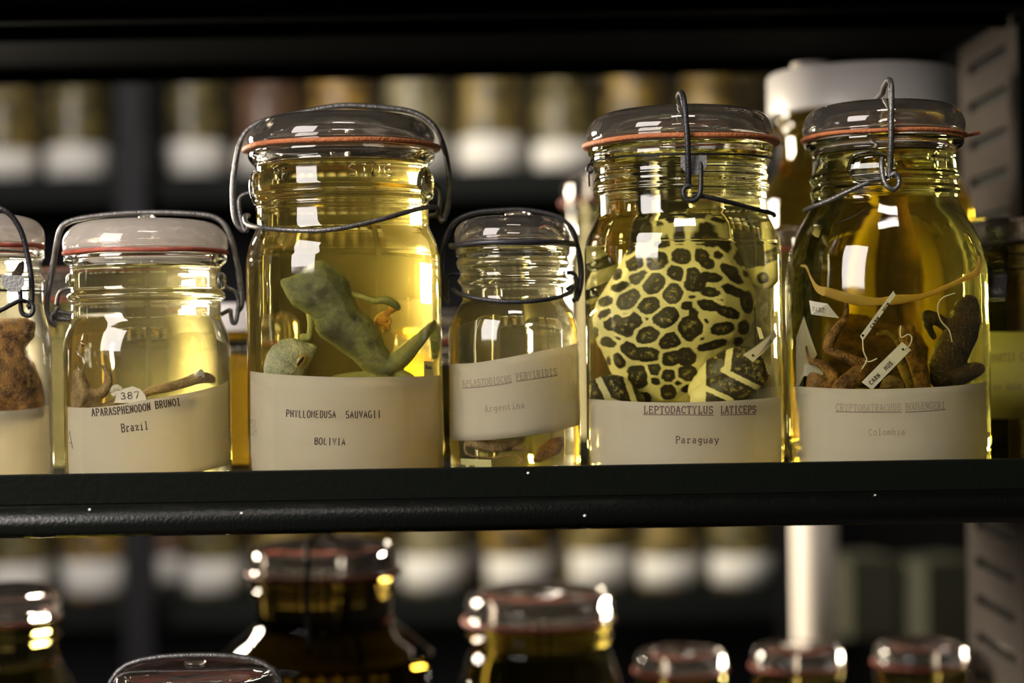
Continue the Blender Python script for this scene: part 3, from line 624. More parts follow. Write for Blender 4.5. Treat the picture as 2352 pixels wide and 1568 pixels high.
def latch_plate(J, cx, cy_, R, w_, h_):
    vs, fs = [], []
    prof = [(-.5, .5), (.5, .5), (.5, -.05), (.28, -.5), (-.2, -.5), (-.5, -.1)]
    for dr in (0, -6):
        for a, b in prof:
            vs.append(P3(cx + a * w_, cy_ - b * h_, -R + dr))
    n = len(prof)
    fs.append(tuple(range(n))); fs.append(tuple(range(n, 2 * n))[::-1])
    for i in range(n): fs.append((i, n + i, n + (i + 1) % n, (i + 1) % n))
    me = mesh('latch_plate', vs, fs); bm = bmesh.new(); bm.from_mesh(me); bmesh.ops.recalc_face_normals(bm, faces=bm.faces); bm.to_mesh(me); bm.free()
    return link('latch_plate', me, M['plate'], J['e'], smooth=False)
latch_plate(J4, 1593, 379, 211, 60, 45)
wire(J4, [(1356, 376, -20), (1350, 380, -25), (1348, 390, -25), (1355, 397, -25), (1360, 392, -20)], 3, M['blackwire'], 'hook')
wire(J4, [(1352, 392, -28), (1352, 410, -28), (1353, 428, -28)], 2.4, M['blackwire'], 'hook')
blob_on(J4, 'lid_knob', [(1590, 247, 0, 44, 34, 8)], M['lidglass'])
# --- J5
wireloc(J5, [(-22, -172, 348), (-22, -176, 370), (-22, -190, 420), (-22, -197, 470), (-20, -195, 520), (-18, -178, 556), (-14, -130, 568), (-8, -50, 562), (0, 0, 558), (8, 80, 560), (10, 150, 550), (10, 192, 500), (8, 190, 420), (6, 172, 360)], 6.4)
wireloc(J5, [(-36, -160, 392), (-39, -166, 382), (-39, -172, 365), (-36, -176, 342), (-27, -180, 325), (-14, -180, 321), (-4, -180, 332), (-5, -180, 348), (-14, -180, 356), (-21, -178, 350)], 5.4, name='hook')
wire(J5, [(1996, 419, -178), (1975, 427, -176), (1940, 443, -165), (1900, 462, -140), (1868, 474, -115), (1850, 482, -85), (1852, 484, -60)], 5.4, name='lever_wire')
blob_on(J5, 'glass_lug', [(2003, 385, -138, 56, 30, 40)], M['glass'])
vs, fs = tube([P3(2190, 308, -70), P3(2215, 312, -50), P3(2240, 307, -40), P3(2250, 304, -38)], 4 / S, 8); link('ring_tab', mesh('ring_tab', vs, fs), M['rubber'], J5['e'])
# --- J0
wire(J0, [(-60, 478, -125), (-20, 474, -130), (8, 482, -130), (30, 500, -125), (50, 535, -118), (62, 580, -112), (71, 630, -108), (74, 680, -104), (70, 700, -104), (62, 706, -106)], 6.4, M['blackwire'])
wire(J0, [(30, 646, -118), (42, 652, -118), (47, 680, -118), (48, 710, -116), (55, 722, -114), (68, 724, -112), (76, 714, -110), (74, 698, -108), (62, 690, -110)], 5.4, M['blackwire'], 'hook')
wire(J0, [(-60, 735, -150), (-20, 722, -146), (15, 705, -136), (45, 690, -122), (60, 692, -112)], 5.2, M['blackwire'], 'lever_wire')
latch_plate(J0, 30, 651, 124, 52, 38)
ring_wire(J0, 133, 134, 2.6, M['blackwire'])

# ------------------------------------------------------------------ paper labels with typed lines
def paper_label(J, top, bottom, label, inks, mat=None, x0=None, x1=None):
    """top / bottom: pixel polylines; inks: (text, x0, y0, x1, y1, height, font, width px, material, sag)"""
    mat = mat or M['paper']
    R = J['Ri'] - .0007
    def interp(pl, x):
        if x <= pl[0][0]: return pl[0][1]
        for a, b in zip(pl, pl[1:]):
            if x <= b[0]: return a[1] + (b[1] - a[1]) * (x - a[0]) / (b[0] - a[0])
        return pl[-1][1]
    tp = cat_rom(top, 6); bp = cat_rom(bottom, 6)
    xa, xb = x0 or top[0][0], x1 or top[-1][0]
    N = 60; K = 10; grid = []
    for i in range(N + 1):
        x = xa + (xb - xa) * (0.5 - 0.5 * math.cos(math.pi * i / N))
        a = on_label(J, x, interp(tp, x), R); b = on_label(J, x, interp(bp, x), R)
        b.z = max(b.z, ZB + .0036)
        ph = math.atan2(a.y, a.x - J['x']); grid.append((ph, a.z, b.z))
    ys = {}
    vs, fs = [], []
    for dr in (0, -.0002):
        for ph, za, zb in grid:
            for k in range(K + 1):
                vs.append((J['x'] + (R + dr) * math.cos(ph), (R + dr) * math.sin(ph), zb + (za - zb) * k / K))
    m1 = (N + 1) * (K + 1)
    for i in range(N):
        for k in range(K):
            a = i * (K + 1) + k; b = a + K + 1
            fs.append((a, b, b + 1, a + 1)); fs.append((m1 + a, m1 + a + 1, m1 + b + 1, m1 + b))
    for i in range(N):
        a = i * (K + 1); b = a + K + 1
        fs.append((a, m1 + a, m1 + b, b)); fs.append((a + K, b + K, m1 + b + K, m1 + a + K))
    for i in (0, N):
        for k in range(K):
            a = i * (K + 1) + k; fs.append((a, a + 1, m1 + a + 1, m1 + a) if i == 0 else (a, m1 + a, m1 + a + 1, a + 1))
    o = link('paper_label', mesh('paper_label', vs, fs), mat)
    tag(o, label, 'label', 'typed paper labels inside the jars')
    for (tx, a, b, c_, d_, hh, font, wp, im, sag) in inks:
        if tx == '_': lines = [[(a + (c_ - a) * i / 12, b + (d_ - b) * i / 12 + sag * 4 * (i / 12) * (1 - i / 12)) for i in range(13)]]
        else: lines = strokes(tx, a, b, c_, d_, hh, font, sag)
        ribbons('typed_line', lines, wp, lambda px, py: on_label(J, px, py, R + .00012), M[im], o)
    return o
paper_label(J0, [(-180, 960), (-60, 948), (60, 940), (113, 930)], [(-180, 1110), (0, 1110), (113, 1110)], 'blank looking paper label in the jar cut by the left edge', [])
paper_label(J1, [(151, 934), (200, 936), (270, 930), (334, 918), (400, 908), (460, 896), (505, 884), (524, 874)], [(151, 1110), (380, 1108), (455, 1085), (524, 1068)],
            'white typed label reading Aparasphenodon Brunoi, Brazil',
            [('APARASPHENODON', 211, 955, 347, 941, 16, None, 2.6, 'ink', 2), ('BRUNOI', 357, 938, 416, 930, 16, None, 2.6, 'ink', 0), ('Brazil', 279, 992, 342, 985, 18, None, 2.6, 'ink', 0)])
paper_label(J2, [(574, 852), (620, 858), (700, 863), (800, 866), (900, 865), (968, 864), (1013, 862)], [(574, 1110), (800, 1110), (1013, 1110)],
            'white typed label reading Phyllomedusa Sauvagii, Bolivia',
            [('PHYLLOMEDUSA', 657, 957, 772, 959, 16, SANS, 2.3, 'ink', 1), ('SAUVAGII', 794, 960, 876, 959, 16, SANS, 2.3, 'ink', 0), ('BOLIVIA', 722, 1020, 794, 1022, 15, SANS, 2.3, 'ink', 0)])
paper_label(J3, [(1032, 835), (1090, 833), (1180, 818), (1250, 804), (1300, 795), (1329, 788)], [(1036, 1011), (1100, 1011), (1180, 1004), (1260, 993), (1334, 975)],
            'white typed label reading Aplastodiscus Perviridis, Argentina',
            [('APLASTODISCUS', 1062, 889, 1176, 876, 15, None, 2.2, 'fadedink', 1), ('PERVIRIDIS', 1186, 873, 1281, 860, 15, None, 2.2, 'fadedink', 0),
             ('_', 1062, 891, 1176, 878, 0, None, 1.8, 'midink', 2), ('_', 1186, 876, 1281, 862, 0, None, 1.8, 'midink', 0), ('Argentina', 1114, 946, 1206, 936, 14, None, 2.2, 'fadedink', 0)])
paper_label(J4, [(1352, 916), (1400, 919), (1480, 923), (1560, 924), (1660, 921), (1740, 916), (1797, 911)], [(1352, 1110), (1570, 1110), (1797, 1110)],
            'white typed label reading Leptodactylus Laticeps, Paraguay',
            [('LEPTODACTYLUS', 1478, 949, 1639, 949, 16, None, 2.6, 'midink', 0), ('LATICEPS', 1655, 949, 1738, 948, 16, None, 2.6, 'midink', 0),
             ('_', 1477, 952, 1640, 953, 0, None, 1.8, 'midink', 0), ('_', 1655, 953, 1737, 951, 0, None, 1.8, 'midink', 0), ('Paraguay', 1552, 1017, 1652, 1017, 15, None, 2.4, 'midink', 0)])
paper_label(J5, [(1817, 886), (1880, 890), (1960, 893), (2040, 893), (2120, 890), (2200, 885), (2266, 876)], [(1817, 1110), (2040, 1110), (2266, 1110)],
            'white typed label reading Cryptobatrachus Boulengeri, Colombia',
            [('CRYPTOBATRACHUS', 1920, 943, 2070, 942, 16, None, 2.0, 'fadedink', 2), ('BOULENGERI', 2080, 942, 2171, 939, 16, None, 2.0, 'fadedink', -1),
             ('_', 1919, 945, 2071, 946, 0, None, 1.8, 'midink', 1), ('_', 2079, 946, 2172, 940, 0, None, 1.8, 'midink', 1), ('Colombia', 1995, 999, 2080, 998, 14, None, 2.2, 'fadedink', 0)])
# small printed label behind, on the right of J2
def emboss(J, text, x0, y0, x1, y1, hpx, R, font=SANS, w_=2.2):
    """raised letters moulded in the glass of the neck"""
    vs, fs = [], []
    for pl in strokes(text, x0, y0, x1, y1, hpx, font):
        q = []
        for (px, py) in pl:
            d = (P(px, py) - EYE).normalized(); p = hit(EYE, d, J['x'], R / S)
            if p is None: continue
            q.append(p)
        if len(q) > 1: tube(q, w_ / S / 2, 6, vs, fs, raw=True)
    link('moulded_lettering', mesh('moulded_lettering', vs, fs), M['glass'], J['e'])
emboss(J2, 'SIDE', 799, 403, 903, 403, 26, 196, w_=3.4); emboss(J2, 'RE', 628, 412, 662, 412, 26, 196, w_=3.4)
emboss(J5, 'DE', 1876, 384, 1904, 384, 22, 162, w_=3.2)
emboss(J1, 'S', 174, 850, 198, 850, 64, 189, w_=5)
emboss(J1, 'A', 152, 1030, 170, 1030, 40, 189, w_=1.6)
emboss(J2, 'UTBG', 570, 1000, 590, 1000, 36, 224, w_=1.4)

# ------------------------------------------------------------------ specimens
def inside(poly, x, y):
    c = False; n = len(poly)
    for i in range(n):
        x1, y1 = poly[i]; x2, y2 = poly[(i + 1) % n]
        if (y1 > y) != (y2 > y) and x < (x2 - x1) * (y - y1) / (y2 - y1) + x1: c = not c
    return c
def edist(poly, x, y):
    b = 1e9; n = len(poly)
    for i in range(n):
        x1, y1 = poly[i]; x2, y2 = poly[(i + 1) % n]
        dx, dy = x2 - x1, y2 - y1; t = max(0, min(1, ((x - x1) * dx + (y - y1) * dy) / (dx * dx + dy * dy + 1e-9)))
        b = min(b, math.hypot(x - x1 - t * dx, y - y1 - t * dy))
    return b
def fill(poly, step=7, flat=1.0, dep=0, rmin=2.5):
    """balls that fill an outline: (x, y, depth, radius, flattening)"""
    xs = [p[0] for p in poly]; ys = [p[1] for p in poly]; cand = []
    x = min(xs)
    while x < max(xs):
        y = min(ys)
        while y < max(ys):
            if inside(poly, x, y):
                d = edist(poly, x, y)
                if d > rmin: cand.append((d, x, y))
            y += step
        x += step
    cand.sort(reverse=True); out = []
    for d, x, y in cand:
        if all(math.hypot(x - a, y - b) > 0.28 * min(r, d * 1.6) or r < d * .98 for a, b, _, r, _ in out):
            if all(math.hypot(x - a, y - b) + d * .97 > r for a, b, _, r, _ in out): out.append((x, y, dep, d, flat))
        if len(out) > 420: break
    return out
def limb(pts, flat=1.0):
    """pts: (x, y, depth, radius)"""
    L = sum(math.hypot(b[0] - a[0], b[1] - a[1]) for a, b in zip(pts, pts[1:]))
    k = max(3, int(L / len(pts) / (min(p[3] for p in pts) * .45)) + 1)
    return [(a, b, c, r, flat) for a, b, c, r in cat_rom(pts, min(k, 14))]
def grow(name, balls, voxel, place, mat, parent=None, smooth=4, attr=None):
    bm = bmesh.new()
    for (x, y, d, r, fl) in balls:
        bmesh.ops.create_icosphere(bm, subdivisions=2, radius=1, matrix=Matrix.Translation((x, d, -y)) @ Matrix.Diagonal((r, r * fl, r, 1)))
    me = bpy.data.meshes.new('tmp'); bm.to_mesh(me); bm.free()
    ob = bpy.data.objects.new('tmp', me); C.objects.link(ob)
    rm = ob.modifiers.new('r', 'REMESH'); rm.mode = 'VOXEL'; rm.voxel_size = voxel
    sm = ob.modifiers.new('s', 'SMOOTH'); sm.iterations = smooth; sm.factor = .5
    dg = bpy.context.evaluated_depsgraph_get(); dg.update()
    ev = ob.evaluated_get(dg); me2 = bpy.data.meshes.new_from_object(ev)
    bpy.data.objects.remove(ob); bpy.data.meshes.remove(me)
    me2.name = name
    if attr:
        at = me2.attributes.new('spot', 'FLOAT', 'POINT')
        at.data.foreach_set('value', [attr(v_.co.x, -v_.co.z, v_.co.y) for v_ in me2.vertices])
    for v_ in me2.vertices: v_.co = place(v_.co.x, -v_.co.z, v_.co.y)
    me2.update(); me2.materials.clear()
    return link(name, me2, mat, parent)
def inj(J, y0=0.0, rmax=0.975):
    lim = J['Ri'] * rmax
    def f(px, py, dep):
        q = in_liquid(J, px, py, y0 + dep / S)
        dx, dy = q.x - J['x'], q.y; r = math.hypot(dx, dy)
        if r > lim: q.x = J['x'] + dx * lim / r; q.y = dy * lim / r
        q.z = max(q.z, ZB + .0042)
        return q
    return f
def crop(ox, oy, k): return lambda pts: [(ox + p[0] / k, oy + p[1] / k) + tuple(p[2:]) for p in pts]

# the tree frog
c3 = crop(540, 560, 2.8)
body = c3([(283, 240), (300, 222), (345, 212), (420, 180), (470, 140), (520, 112), (565, 108), (620, 135), (700, 195), (738, 240), (748, 300), (772, 352), (806, 425), (868, 465), (905, 520), (945, 590), (968, 655), (1000, 700), (1060, 760), (1050, 830), (1000, 870), (930, 870), (870, 850), (810, 805), (760, 750), (680, 695), (600, 635), (545, 600), (515, 560), (500, 495), (440, 440), (365, 395), (330, 340), (300, 280)])
fb = fill(body, 5, 0.75, 0)
fb += limb(c3([(755, 320, 0, 8), (830, 345, -6, 7), (900, 368, -10, 8), (960, 360, -8, 10), (1020, 385, 0, 10), (1045, 410, 10, 8)]))
fb += limb(c3([(480, 450, 0, 9), (485, 530, -10, 8), (475, 600, -10, 9), (440, 600, 0, 10)]))
fb += limb(c3([(990, 790, 0, 24), (1060, 740, 0, 24), (1130, 670, 0, 20), (1200, 600, 0, 15), (1250, 545, 10, 12), (1290, 520, 20, 12)]))
fb += limb(c3([(960, 850, 0, 16), (850, 850, 0, 12), (740, 850, 5, 9), (640, 862, 8, 7)]))
fb += limb(c3([(1040, 830, 0, 12), (1120, 870, 0, 14), (1160, 930, 0, 10)]))
BL = [(c3([(a, b)])[0], r_) for a, b, r_ in ((560, 320, 14), (650, 570, 22), (490, 375, 11), (870, 645, 9), (700, 600, 18), (470, 280, 10), (780, 490, 10), (740, 650, 12))]
def blotch_rim(x, y, dep):
    dk = max(math.exp(-(((x - q[0]) ** 2 + (y - q[1]) ** 2) / r_ ** 2)) for q, r_ in BL)
    ed = edist(body, x, y) if inside(body, x, y) else 0
    return -.34 * dk + .20 * max(0, 1 - ed / 13)  # lighter rim: light through thin skin put into the colour, partly pigment
treefrog = grow('tree_frog', fb, 2.2, inj(J2, -.018), M['treeskin'], smooth=3, attr=blotch_rim)
tag(treefrog, 'grey green tree frog lying diagonally in the golden jar, head up', 'frog')
hb = limb(c3([(1035, 405, 8, 9), (1000, 430, 10, 8), (935, 470, 10, 9), (920, 500, 10, 10), (950, 510, 10, 9)]), .8)
hb += limb(c3([(930, 490, 8, 6), (950, 530, 8, 4), (955, 560, 8, 4)])) + limb(c3([(950, 500, 8, 6), (975, 530, 8, 4), (985, 545, 8, 5)])) + limb(c3([(965, 480, 8, 6), (1000, 490, 8, 4), (985, 520, 8, 4)]))
grow('hand', hb, 1.6, inj(J2, -.016), M['hand'], treefrog, smooth=2)
head = c3([(180, 850), (178, 790), (195, 720), (235, 655), (300, 612), (380, 600), (440, 622), (500, 640), (528, 652), (528, 685), (505, 730), (475, 790), (450, 850), (430, 900), (200, 900)])
hd = grow('tree_frog', fill(head, 5, .7, 0), 2.4, inj(J2, -.026), M['palefrog'], smooth=3)
tag(hd, 'pale frog head with gold eye resting above the Bolivia label', 'frog')
grow('eye', limb(c3([(404, 778, -24, 9), (424, 750, -26, 12), (440, 728, -22, 9)]), .5), 1.2, inj(J2, -.026), M['eye'], hd, smooth=1)
grow('pupil', limb(c3([(404, 778, -30, 2.4), (422, 752, -33, 3.4), (438, 732, -30, 2.4)]), .6), .8, inj(J2, -.026), M['eyedark'], hd, smooth=0)
grow('ear_disc', limb(c3([(345, 812, -20, 9), (362, 822, -20, 10), (372, 816, -20, 9)]), .35), 1.4, inj(J2, -.026), M['palefrog'], hd, smooth=1)
leaf = grow('dried_skin_piece', fill(c3([(1235, 520), (1280, 495), (1318, 530), (1325, 620), (1310, 740), (1262, 745), (1255, 640)]), 4, .3, 0), 2.2, inj(J2, .004), M['greenfrog'], smooth=2)
tag(leaf, 'green fold of frog foot webbing at the right wall of the golden jar', 'frog foot')

# the spotted frog
c6 = crop(1320, 500, 2.53)
SP = [(350, 265, 52, 46, -30), (478, 253, 66, 48, -10), (620, 228, 58, 40, 0), (735, 225, 44, 36, 20), (768, 262, 45, 32, 30), (835, 222, 28, 18, 30), (590, 320, 56, 40, 30),
      (685, 340, 46, 50, 0), (800, 347, 62, 28, 12), (700, 385, 62, 42, 0), (790, 432, 56, 28, 5), (370, 345, 55, 36, -25), (265, 400, 55, 26, -15), (250, 330, 22, 35, 20), (460, 382, 68, 56, -20),
      (312, 475, 74, 50, -38), (570, 440, 58, 56, -45), (430, 512, 66, 48, -15), (180, 485, 42, 26, -20), (175, 560, 40, 24, -25), (230, 610, 62, 44, -10), (325, 605, 72, 50, -25), (290, 655, 58, 35, 10),
      (530, 580, 78, 54, -25), (655, 510, 36, 24, 0), (690, 560, 26, 45, 0), (672, 645, 72, 72, 10), (425, 680, 72, 48, -15), (555, 715, 68, 46, -20), (785, 508, 76, 32, 8), (890, 548, 72, 30, 18),
      (760, 345, 40, 26, 0), (915, 320, 84, 36, 42), (925, 425, 80, 26, 22), (1000, 490, 36, 66, -10), (858, 643, 70, 36, -10), (980, 637, 33, 40, 0), (950, 720, 28, 26, 0), (800, 740, 96, 24, -15), (195, 722, 46, 28, 10),
      (320, 770, 56, 40, 35), (420, 795, 76, 42, 5), (360, 790, 50, 36, 0), (200, 830, 13, 24, 0), (258, 830, 32, 46, -30), (560, 815, 58, 44, -10), (650, 805, 55, 52, 0), (655, 905, 56, 44, 0), (370, 925, 60, 66, -10),
      (350, 890, 45, 30, 0), (460, 880, 40, 36, 0), (545, 920, 44, 38, 0), (468, 948, 38, 18, 20), (670, 995, 52, 22, 0), (545, 1010, 46, 46, 0), (400, 1050, 44, 35, 0), (510, 160, 52, 26, -10), (610, 138, 45, 30, 0),
      (760, 140, 105, 34, 8), (410, 140, 50, 26, -20), (880, 178, 50, 24, 30), (955, 235, 52, 28, 50), (118, 670, 18, 35, 0), (905, 262, 14, 8, 0), (415, 585, 12, 9, 0), (765, 600, 14, 8, 40), (680, 460, 22, 8, 0), (720, 1040, 50, 20, 0),
      (560, 90, 60, 26, 10), (330, 200, 34, 20, -40), (500, 110, 34, 18, -20), (690, 105, 40, 16, 0), (940, 160, 30, 20, 40), (985, 330, 26, 20, 50), (840, 480, 20, 10, 10), (300, 560, 20, 12, 0), (730, 700, 26, 12, 0), (600, 960, 22, 18, 0), (250, 700, 22, 14, 20), (700, 60, 70, 26, 0), (840, 100, 50, 22, 20)]
SP = [(1320 + a / 2.53, 500 + b / 2.53, c_ / 2.53, d_ / 2.53, math.radians(e_)) for a, b, c_, d_, e_ in SP]
LEG = [(815, 835, 52, 72, 5), (815, 925, 66, 44, -10), (965, 825, 44, 56, 0), (985, 895, 92, 40, 22), (915, 985, 128, 52, 22), (840, 1062, 70, 20, 10), (1060, 950, 50, 60, 10), (1090, 850, 45, 45, 0)]
LEG = [(1320 + a / 2.53, 500 + b / 2.53, c_ / 2.53, d_ / 2.53, math.radians(e_)) for a, b, c_, d_, e_ in LEG]
LL = [(205, 945, 62, 60, 50), (110, 1010, 30, 46, 0), (280, 1015, 52, 44, 45), (240, 1058, 40, 16, 0)]
LL = [(1320 + a / 2.53, 500 + b / 2.53, c_ / 2.53, d_ / 2.53, math.radians(e_)) for a, b, c_, d_, e_ in LL]
JOIN = [((735, 225), (768, 262)), ((685, 340), (800, 347), (700, 385), (790, 432), (760, 345)), ((230, 610), (325, 605), (290, 655)), ((655, 510), (690, 560), (672, 645)),
        ((785, 508), (890, 548)), ((320, 770), (420, 795), (360, 790)), ((560, 815), (650, 805), (655, 905)), ((370, 925), (350, 890)), ((265, 400), (370, 345)), ((925, 425), (1000, 490)), ((760, 140), (880, 178))]
JOIN = [[(1320 + a / 2.53, 500 + b / 2.53) for a, b in g] for g in JOIN]
def spotf(lst):
    gid = []
    for i, q in enumerate(lst):
        g = [k for k, J_ in enumerate(JOIN) if any(abs(q[0] - a) < .5 and abs(q[1] - b) < .5 for a, b in J_)]
        gid.append(('j', g[0]) if g else i)
    def f(x, y, dep):
        best = {}
        for (cx, cy_, rx, ry, an), g in zip(lst, gid):
            dx, dy = x - cx, y - cy_
            if abs(dx) > 70 or abs(dy) > 70: continue
            rx += 1.2; ry += 1.2
            ca, sa = math.cos(an), math.sin(an); u, w_ = (dx * ca + dy * sa) / rx, (-dx * sa + dy * ca) / ry
            q = (abs(u) ** 2.4 + abs(w_) ** 2.4) ** (1 / 2.4)
            best[g] = max(best.get(g, -30), (1 - q) * min(rx, ry))
        v_ = sorted(best.values(), reverse=True) + [-30, -30]
        return min(v_[0], (v_[0] - v_[1]) * .5 - 2.8)
    return f
body = c6([(560, 60), (760, 40), (880, 100), (950, 190), (1000, 300), (1045, 410), (1055, 500), (1040, 600), (1010, 680), (965, 745), (1000, 900), (960, 1120), (300, 1120), (230, 960), (200, 880), (165, 800), (130, 740), (98, 660), (93, 590), (120, 490), (170, 410), (230, 310), (290, 210), (400, 120)])
fb = fill(body, 9, .62, 0, 5)
spotfrog = grow('spotted_frog', fb, 3.6, inj(J4, .012), M['spotted'], smooth=8, attr=spotf(SP))
tag(spotfrog, 'large yellow frog with black leopard spots pressed into its jar', 'frog')
def bands(lines, xmin):
    L = [((1320 + a[0] / 2.53, 500 + a[1] / 2.53), (1320 + b[0] / 2.53, 500 + b[1] / 2.53), w_ / 2.53) for a, b, w_ in lines]
    def f(x, y, dep):
        d = min(edist([a, b], x, y) - w_ for a, b, w_ in L)
        return max(-20, min(d, x - 1320 - xmin / 2.53, 20))
    return f
def stripes(x, y, dep): return 12 * math.sin((y + .35 * x) / 9.5) - 2
fb = limb(c6([(730, 1000, 0, 30), (850, 900, -10, 45), (960, 860, -12, 44), (1050, 890, -5, 34)]), .7) + limb(c6([(1060, 900, -20, 30), (960, 960, -30, 42), (860, 1010, -30, 42), (760, 1060, -25, 38)]), .6)
grow('leg', fb, 3.2, inj(J4, -.006), M['spotted'], spotfrog, smooth=4, attr=bands([((905, 740), (885, 880), 20), ((860, 885), (1070, 990), 15), ((760, 990), (910, 1060), 14), ((1100, 780), (1130, 900), 10)], 762))
fb = limb(c6([(330, 1080, 0, 34), (240, 1000, -8, 36), (150, 1000, -8, 30), (90, 1060, 0, 30)]), .7)
grow('leg', fb, 3.2, inj(J4, -.002), M['spotted'], spotfrog, smooth=4, attr=bands([((140, 940), (190, 1040), 19), ((185, 1050), (260, 1075), 12), ((300, 930), (350, 1080), 16)], 0))
fb = limb(c6([(1010, 330, 20, 12), (1080, 340, 14, 24), (1130, 350, 10, 24), (1150, 290, 14, 18), (1140, 200, 20, 16), (1110, 120, 24, 14)]), .8)
grow('arm', fb, 2.6, inj(J4, .012), M['spotted'], spotfrog, smooth=3, attr=lambda x, y, d: max(14 - math.hypot(x - 1752, (y - 638)), -5) if y > 610 else stripes(x, y, d))
fb = limb(c6([(60, 220, 20, 14), (130, 260, 20, 24), (190, 300, 20, 24), (130, 370, 20, 22), (90, 460, 20, 18)]), .8)
grow('arm', fb, 2.6, inj(J4, .020), M['spotted'], spotfrog, smooth=3, attr=stripes)

# tags: strips of card with printing
def tag_strip(J, pts, y0, label, text=None, tx=None, mat='tag', hole=None, mirror=False, flag=True):
    f = inj(J, y0)
    vs = [f(a, b, d) for a, b, d in pts]; n = len(vs)
    vs += [f(a, b, d + 1.6) for a, b, d in pts]
    fs = [tuple(range(n)), tuple(range(n, 2 * n))[::-1]] + [(i, n + i, n + (i + 1) % n, (i + 1) % n) for i in range(n)]
    o = link('specimen_tag', mesh('specimen_tag', vs, fs), M[mat], None, smooth=False)
    tag(o, label, 'tag', 'small card tags tied to the frogs')
    if text:
        x0, y0_, x1, y1_, hh = tx
        d0 = pts[0][2]
        # depth of the card under the text, from a plane through three corners
        a, b, c_ = (Vector((p[0], p[1], p[2])) for p in (pts[0], pts[1], pts[2])); nn = (b - a).cross(c_ - a)
        def pl(px, py):
            d = a.z - (nn.x * (px - a.x) + nn.y * (py - a.y)) / (nn.z or 1)
            return f(px, py, d - 1.0)
        L = strokes(text, x0, y0_, x1, y1_, hh)
        ribbons('printing', L, 2.0, pl, M['ink'], o)
    if hole:
        hx, hy, hd = hole
        vs, fs = lathe(0, 0, [(0, 0), (1, 0), (1, .3), (0, .3)], 14)
        vs = [f(hx + a * 3, hy + b * 3, hd - 1.5 - c_) for a, b, c_ in vs]
        link('punched_hole', mesh('punched_hole', vs, fs), M['eyedark'], o)
    return o
c8 = crop(1780, 540, 2.703)
tag_strip(J5, c8([(538, 912, 0), (790, 662, 0), (845, 712, 0), (603, 960, 0)]), -.042, 'white strip tag printed CARN. MUS. just above the Colombia label', 'CARN. MUS.', c8([(598, 930), ])[0] + c8([(750, 782)])[0] + (9,), hole=c8([(795, 708, 0)])[0])
tag_strip(J5, c8([(528, 625, 0), (735, 345, 0), (750, 372, 0), (545, 658, 0)]), -.040, 'narrow slanting strip tag hanging under the yellow strap', 'CARN. MUS.', c8([(600, 578)])[0] + c8([(725, 405)])[0] + (4.5,), hole=c8([(545, 622, 0)])[0])
tag_strip(J5, c8([(122, 405, 0), (325, 425, 0), (400, 515, 10), (145, 492, 0)]), -.034, 'grey tag with reversed handwritten numbers at the left of the yellow strap', '7432', c8([(160, 472)])[0] + c8([(300, 478)])[0] + (9,))
tag_strip(J5, c8([(180, 500, 0), (262, 740, 0), (130, 935, 10), (70, 935, 20), (80, 640, 10)]), -.018, 'folded pale paper at the left wall of the Colombia jar', mat='paper')
tag_strip(J5, c8([(180, 800, 0), (300, 810, 0), (300, 868, 0), (170, 875, 0)]), -.020, 'small pale slip of paper between brown frog legs', mat='tag')
tag_strip(J4, c6([(978, 795, 0), (1160, 648, 0), (1185, 685, 6), (1035, 838, 0)]), -.022, 'white tag marked FIELD beside the spotted frog', 'FIELD', c6([(1098, 765)])[0] + c6([(1150, 718)])[0] + (5,), hole=c6([(1035, 800, 0)])[0])
tag_strip(J4, c6([(1057, 632, 8), (1080, 640, 8), (1100, 700, 8), (1075, 705, 8)]), -.014, 'tiny folded slip above the FIELD tag')
c3b = c3
tag_strip(J2, c3([(1214, 752, 0), (1318, 755, 0), (1338, 900, 10), (1216, 900, 0)]), -.022, 'pale slip printed Museum at the right wall of the golden jar', 'Museum', c3([(1226, 803)])[0] + c3([(1305, 806)])[0] + (9,), mat='yellowpaper')
tag_strip(J3, [(1034, 1054, 0), (1128, 1055, 0), (1130, 1085, 0), (1034, 1085, 0)], -.026, 'yellow slip printed CARN. MUS. at the foot of the Argentina jar', 'CARN. MUS.', (1022, 1076, 1092, 1076, 7), mat='yellowpaper')
tag_strip(J1, [(262, 925, 0), (268, 905, 0), (285, 892, 0), (305, 887, 0), (322, 893, 0), (334, 908, 0), (338, 925, 0)], -.033, 'round white number tag peeping over the Brazil label', '387', (277, 917, 322, 914, 15))
def thread(J, pts, y0, r=1.6):
    f = inj(J, y0); vs, fs = tube([f(*p) for p in pts], r / S, 6); return link('thread', mesh('thread', vs, fs), M['thread'])
tag(thread(J5, c8([(780, 560, 0), (778, 620, 0), (790, 635, 0), (830, 615, -4), (850, 640, -4), (835, 685, -4), (800, 705, -3)]), -.043), 'white thread looped through the larger strip tag', 'thread')
tag(thread(J5, c8([(545, 640, 0), (550, 720, 0), (570, 775, 0), (540, 830, 0)]), -.041), 'white thread knotted below the narrow strip tag', 'thread')
tag(thread(J5, c8([(635, 765, 0), (590, 785, 0), (560, 780, 0)]), -.041), 'short thread end beside the knot of the narrow tag', 'thread')
tag(thread(J5, c8([(1120, 360, 0), (1040, 390, 0), (1010, 450, 0), (1030, 530, 0), (1080, 590, 0), (1100, 665, 0)]), -.036), 'white thread around the dark brown frog at right', 'thread')
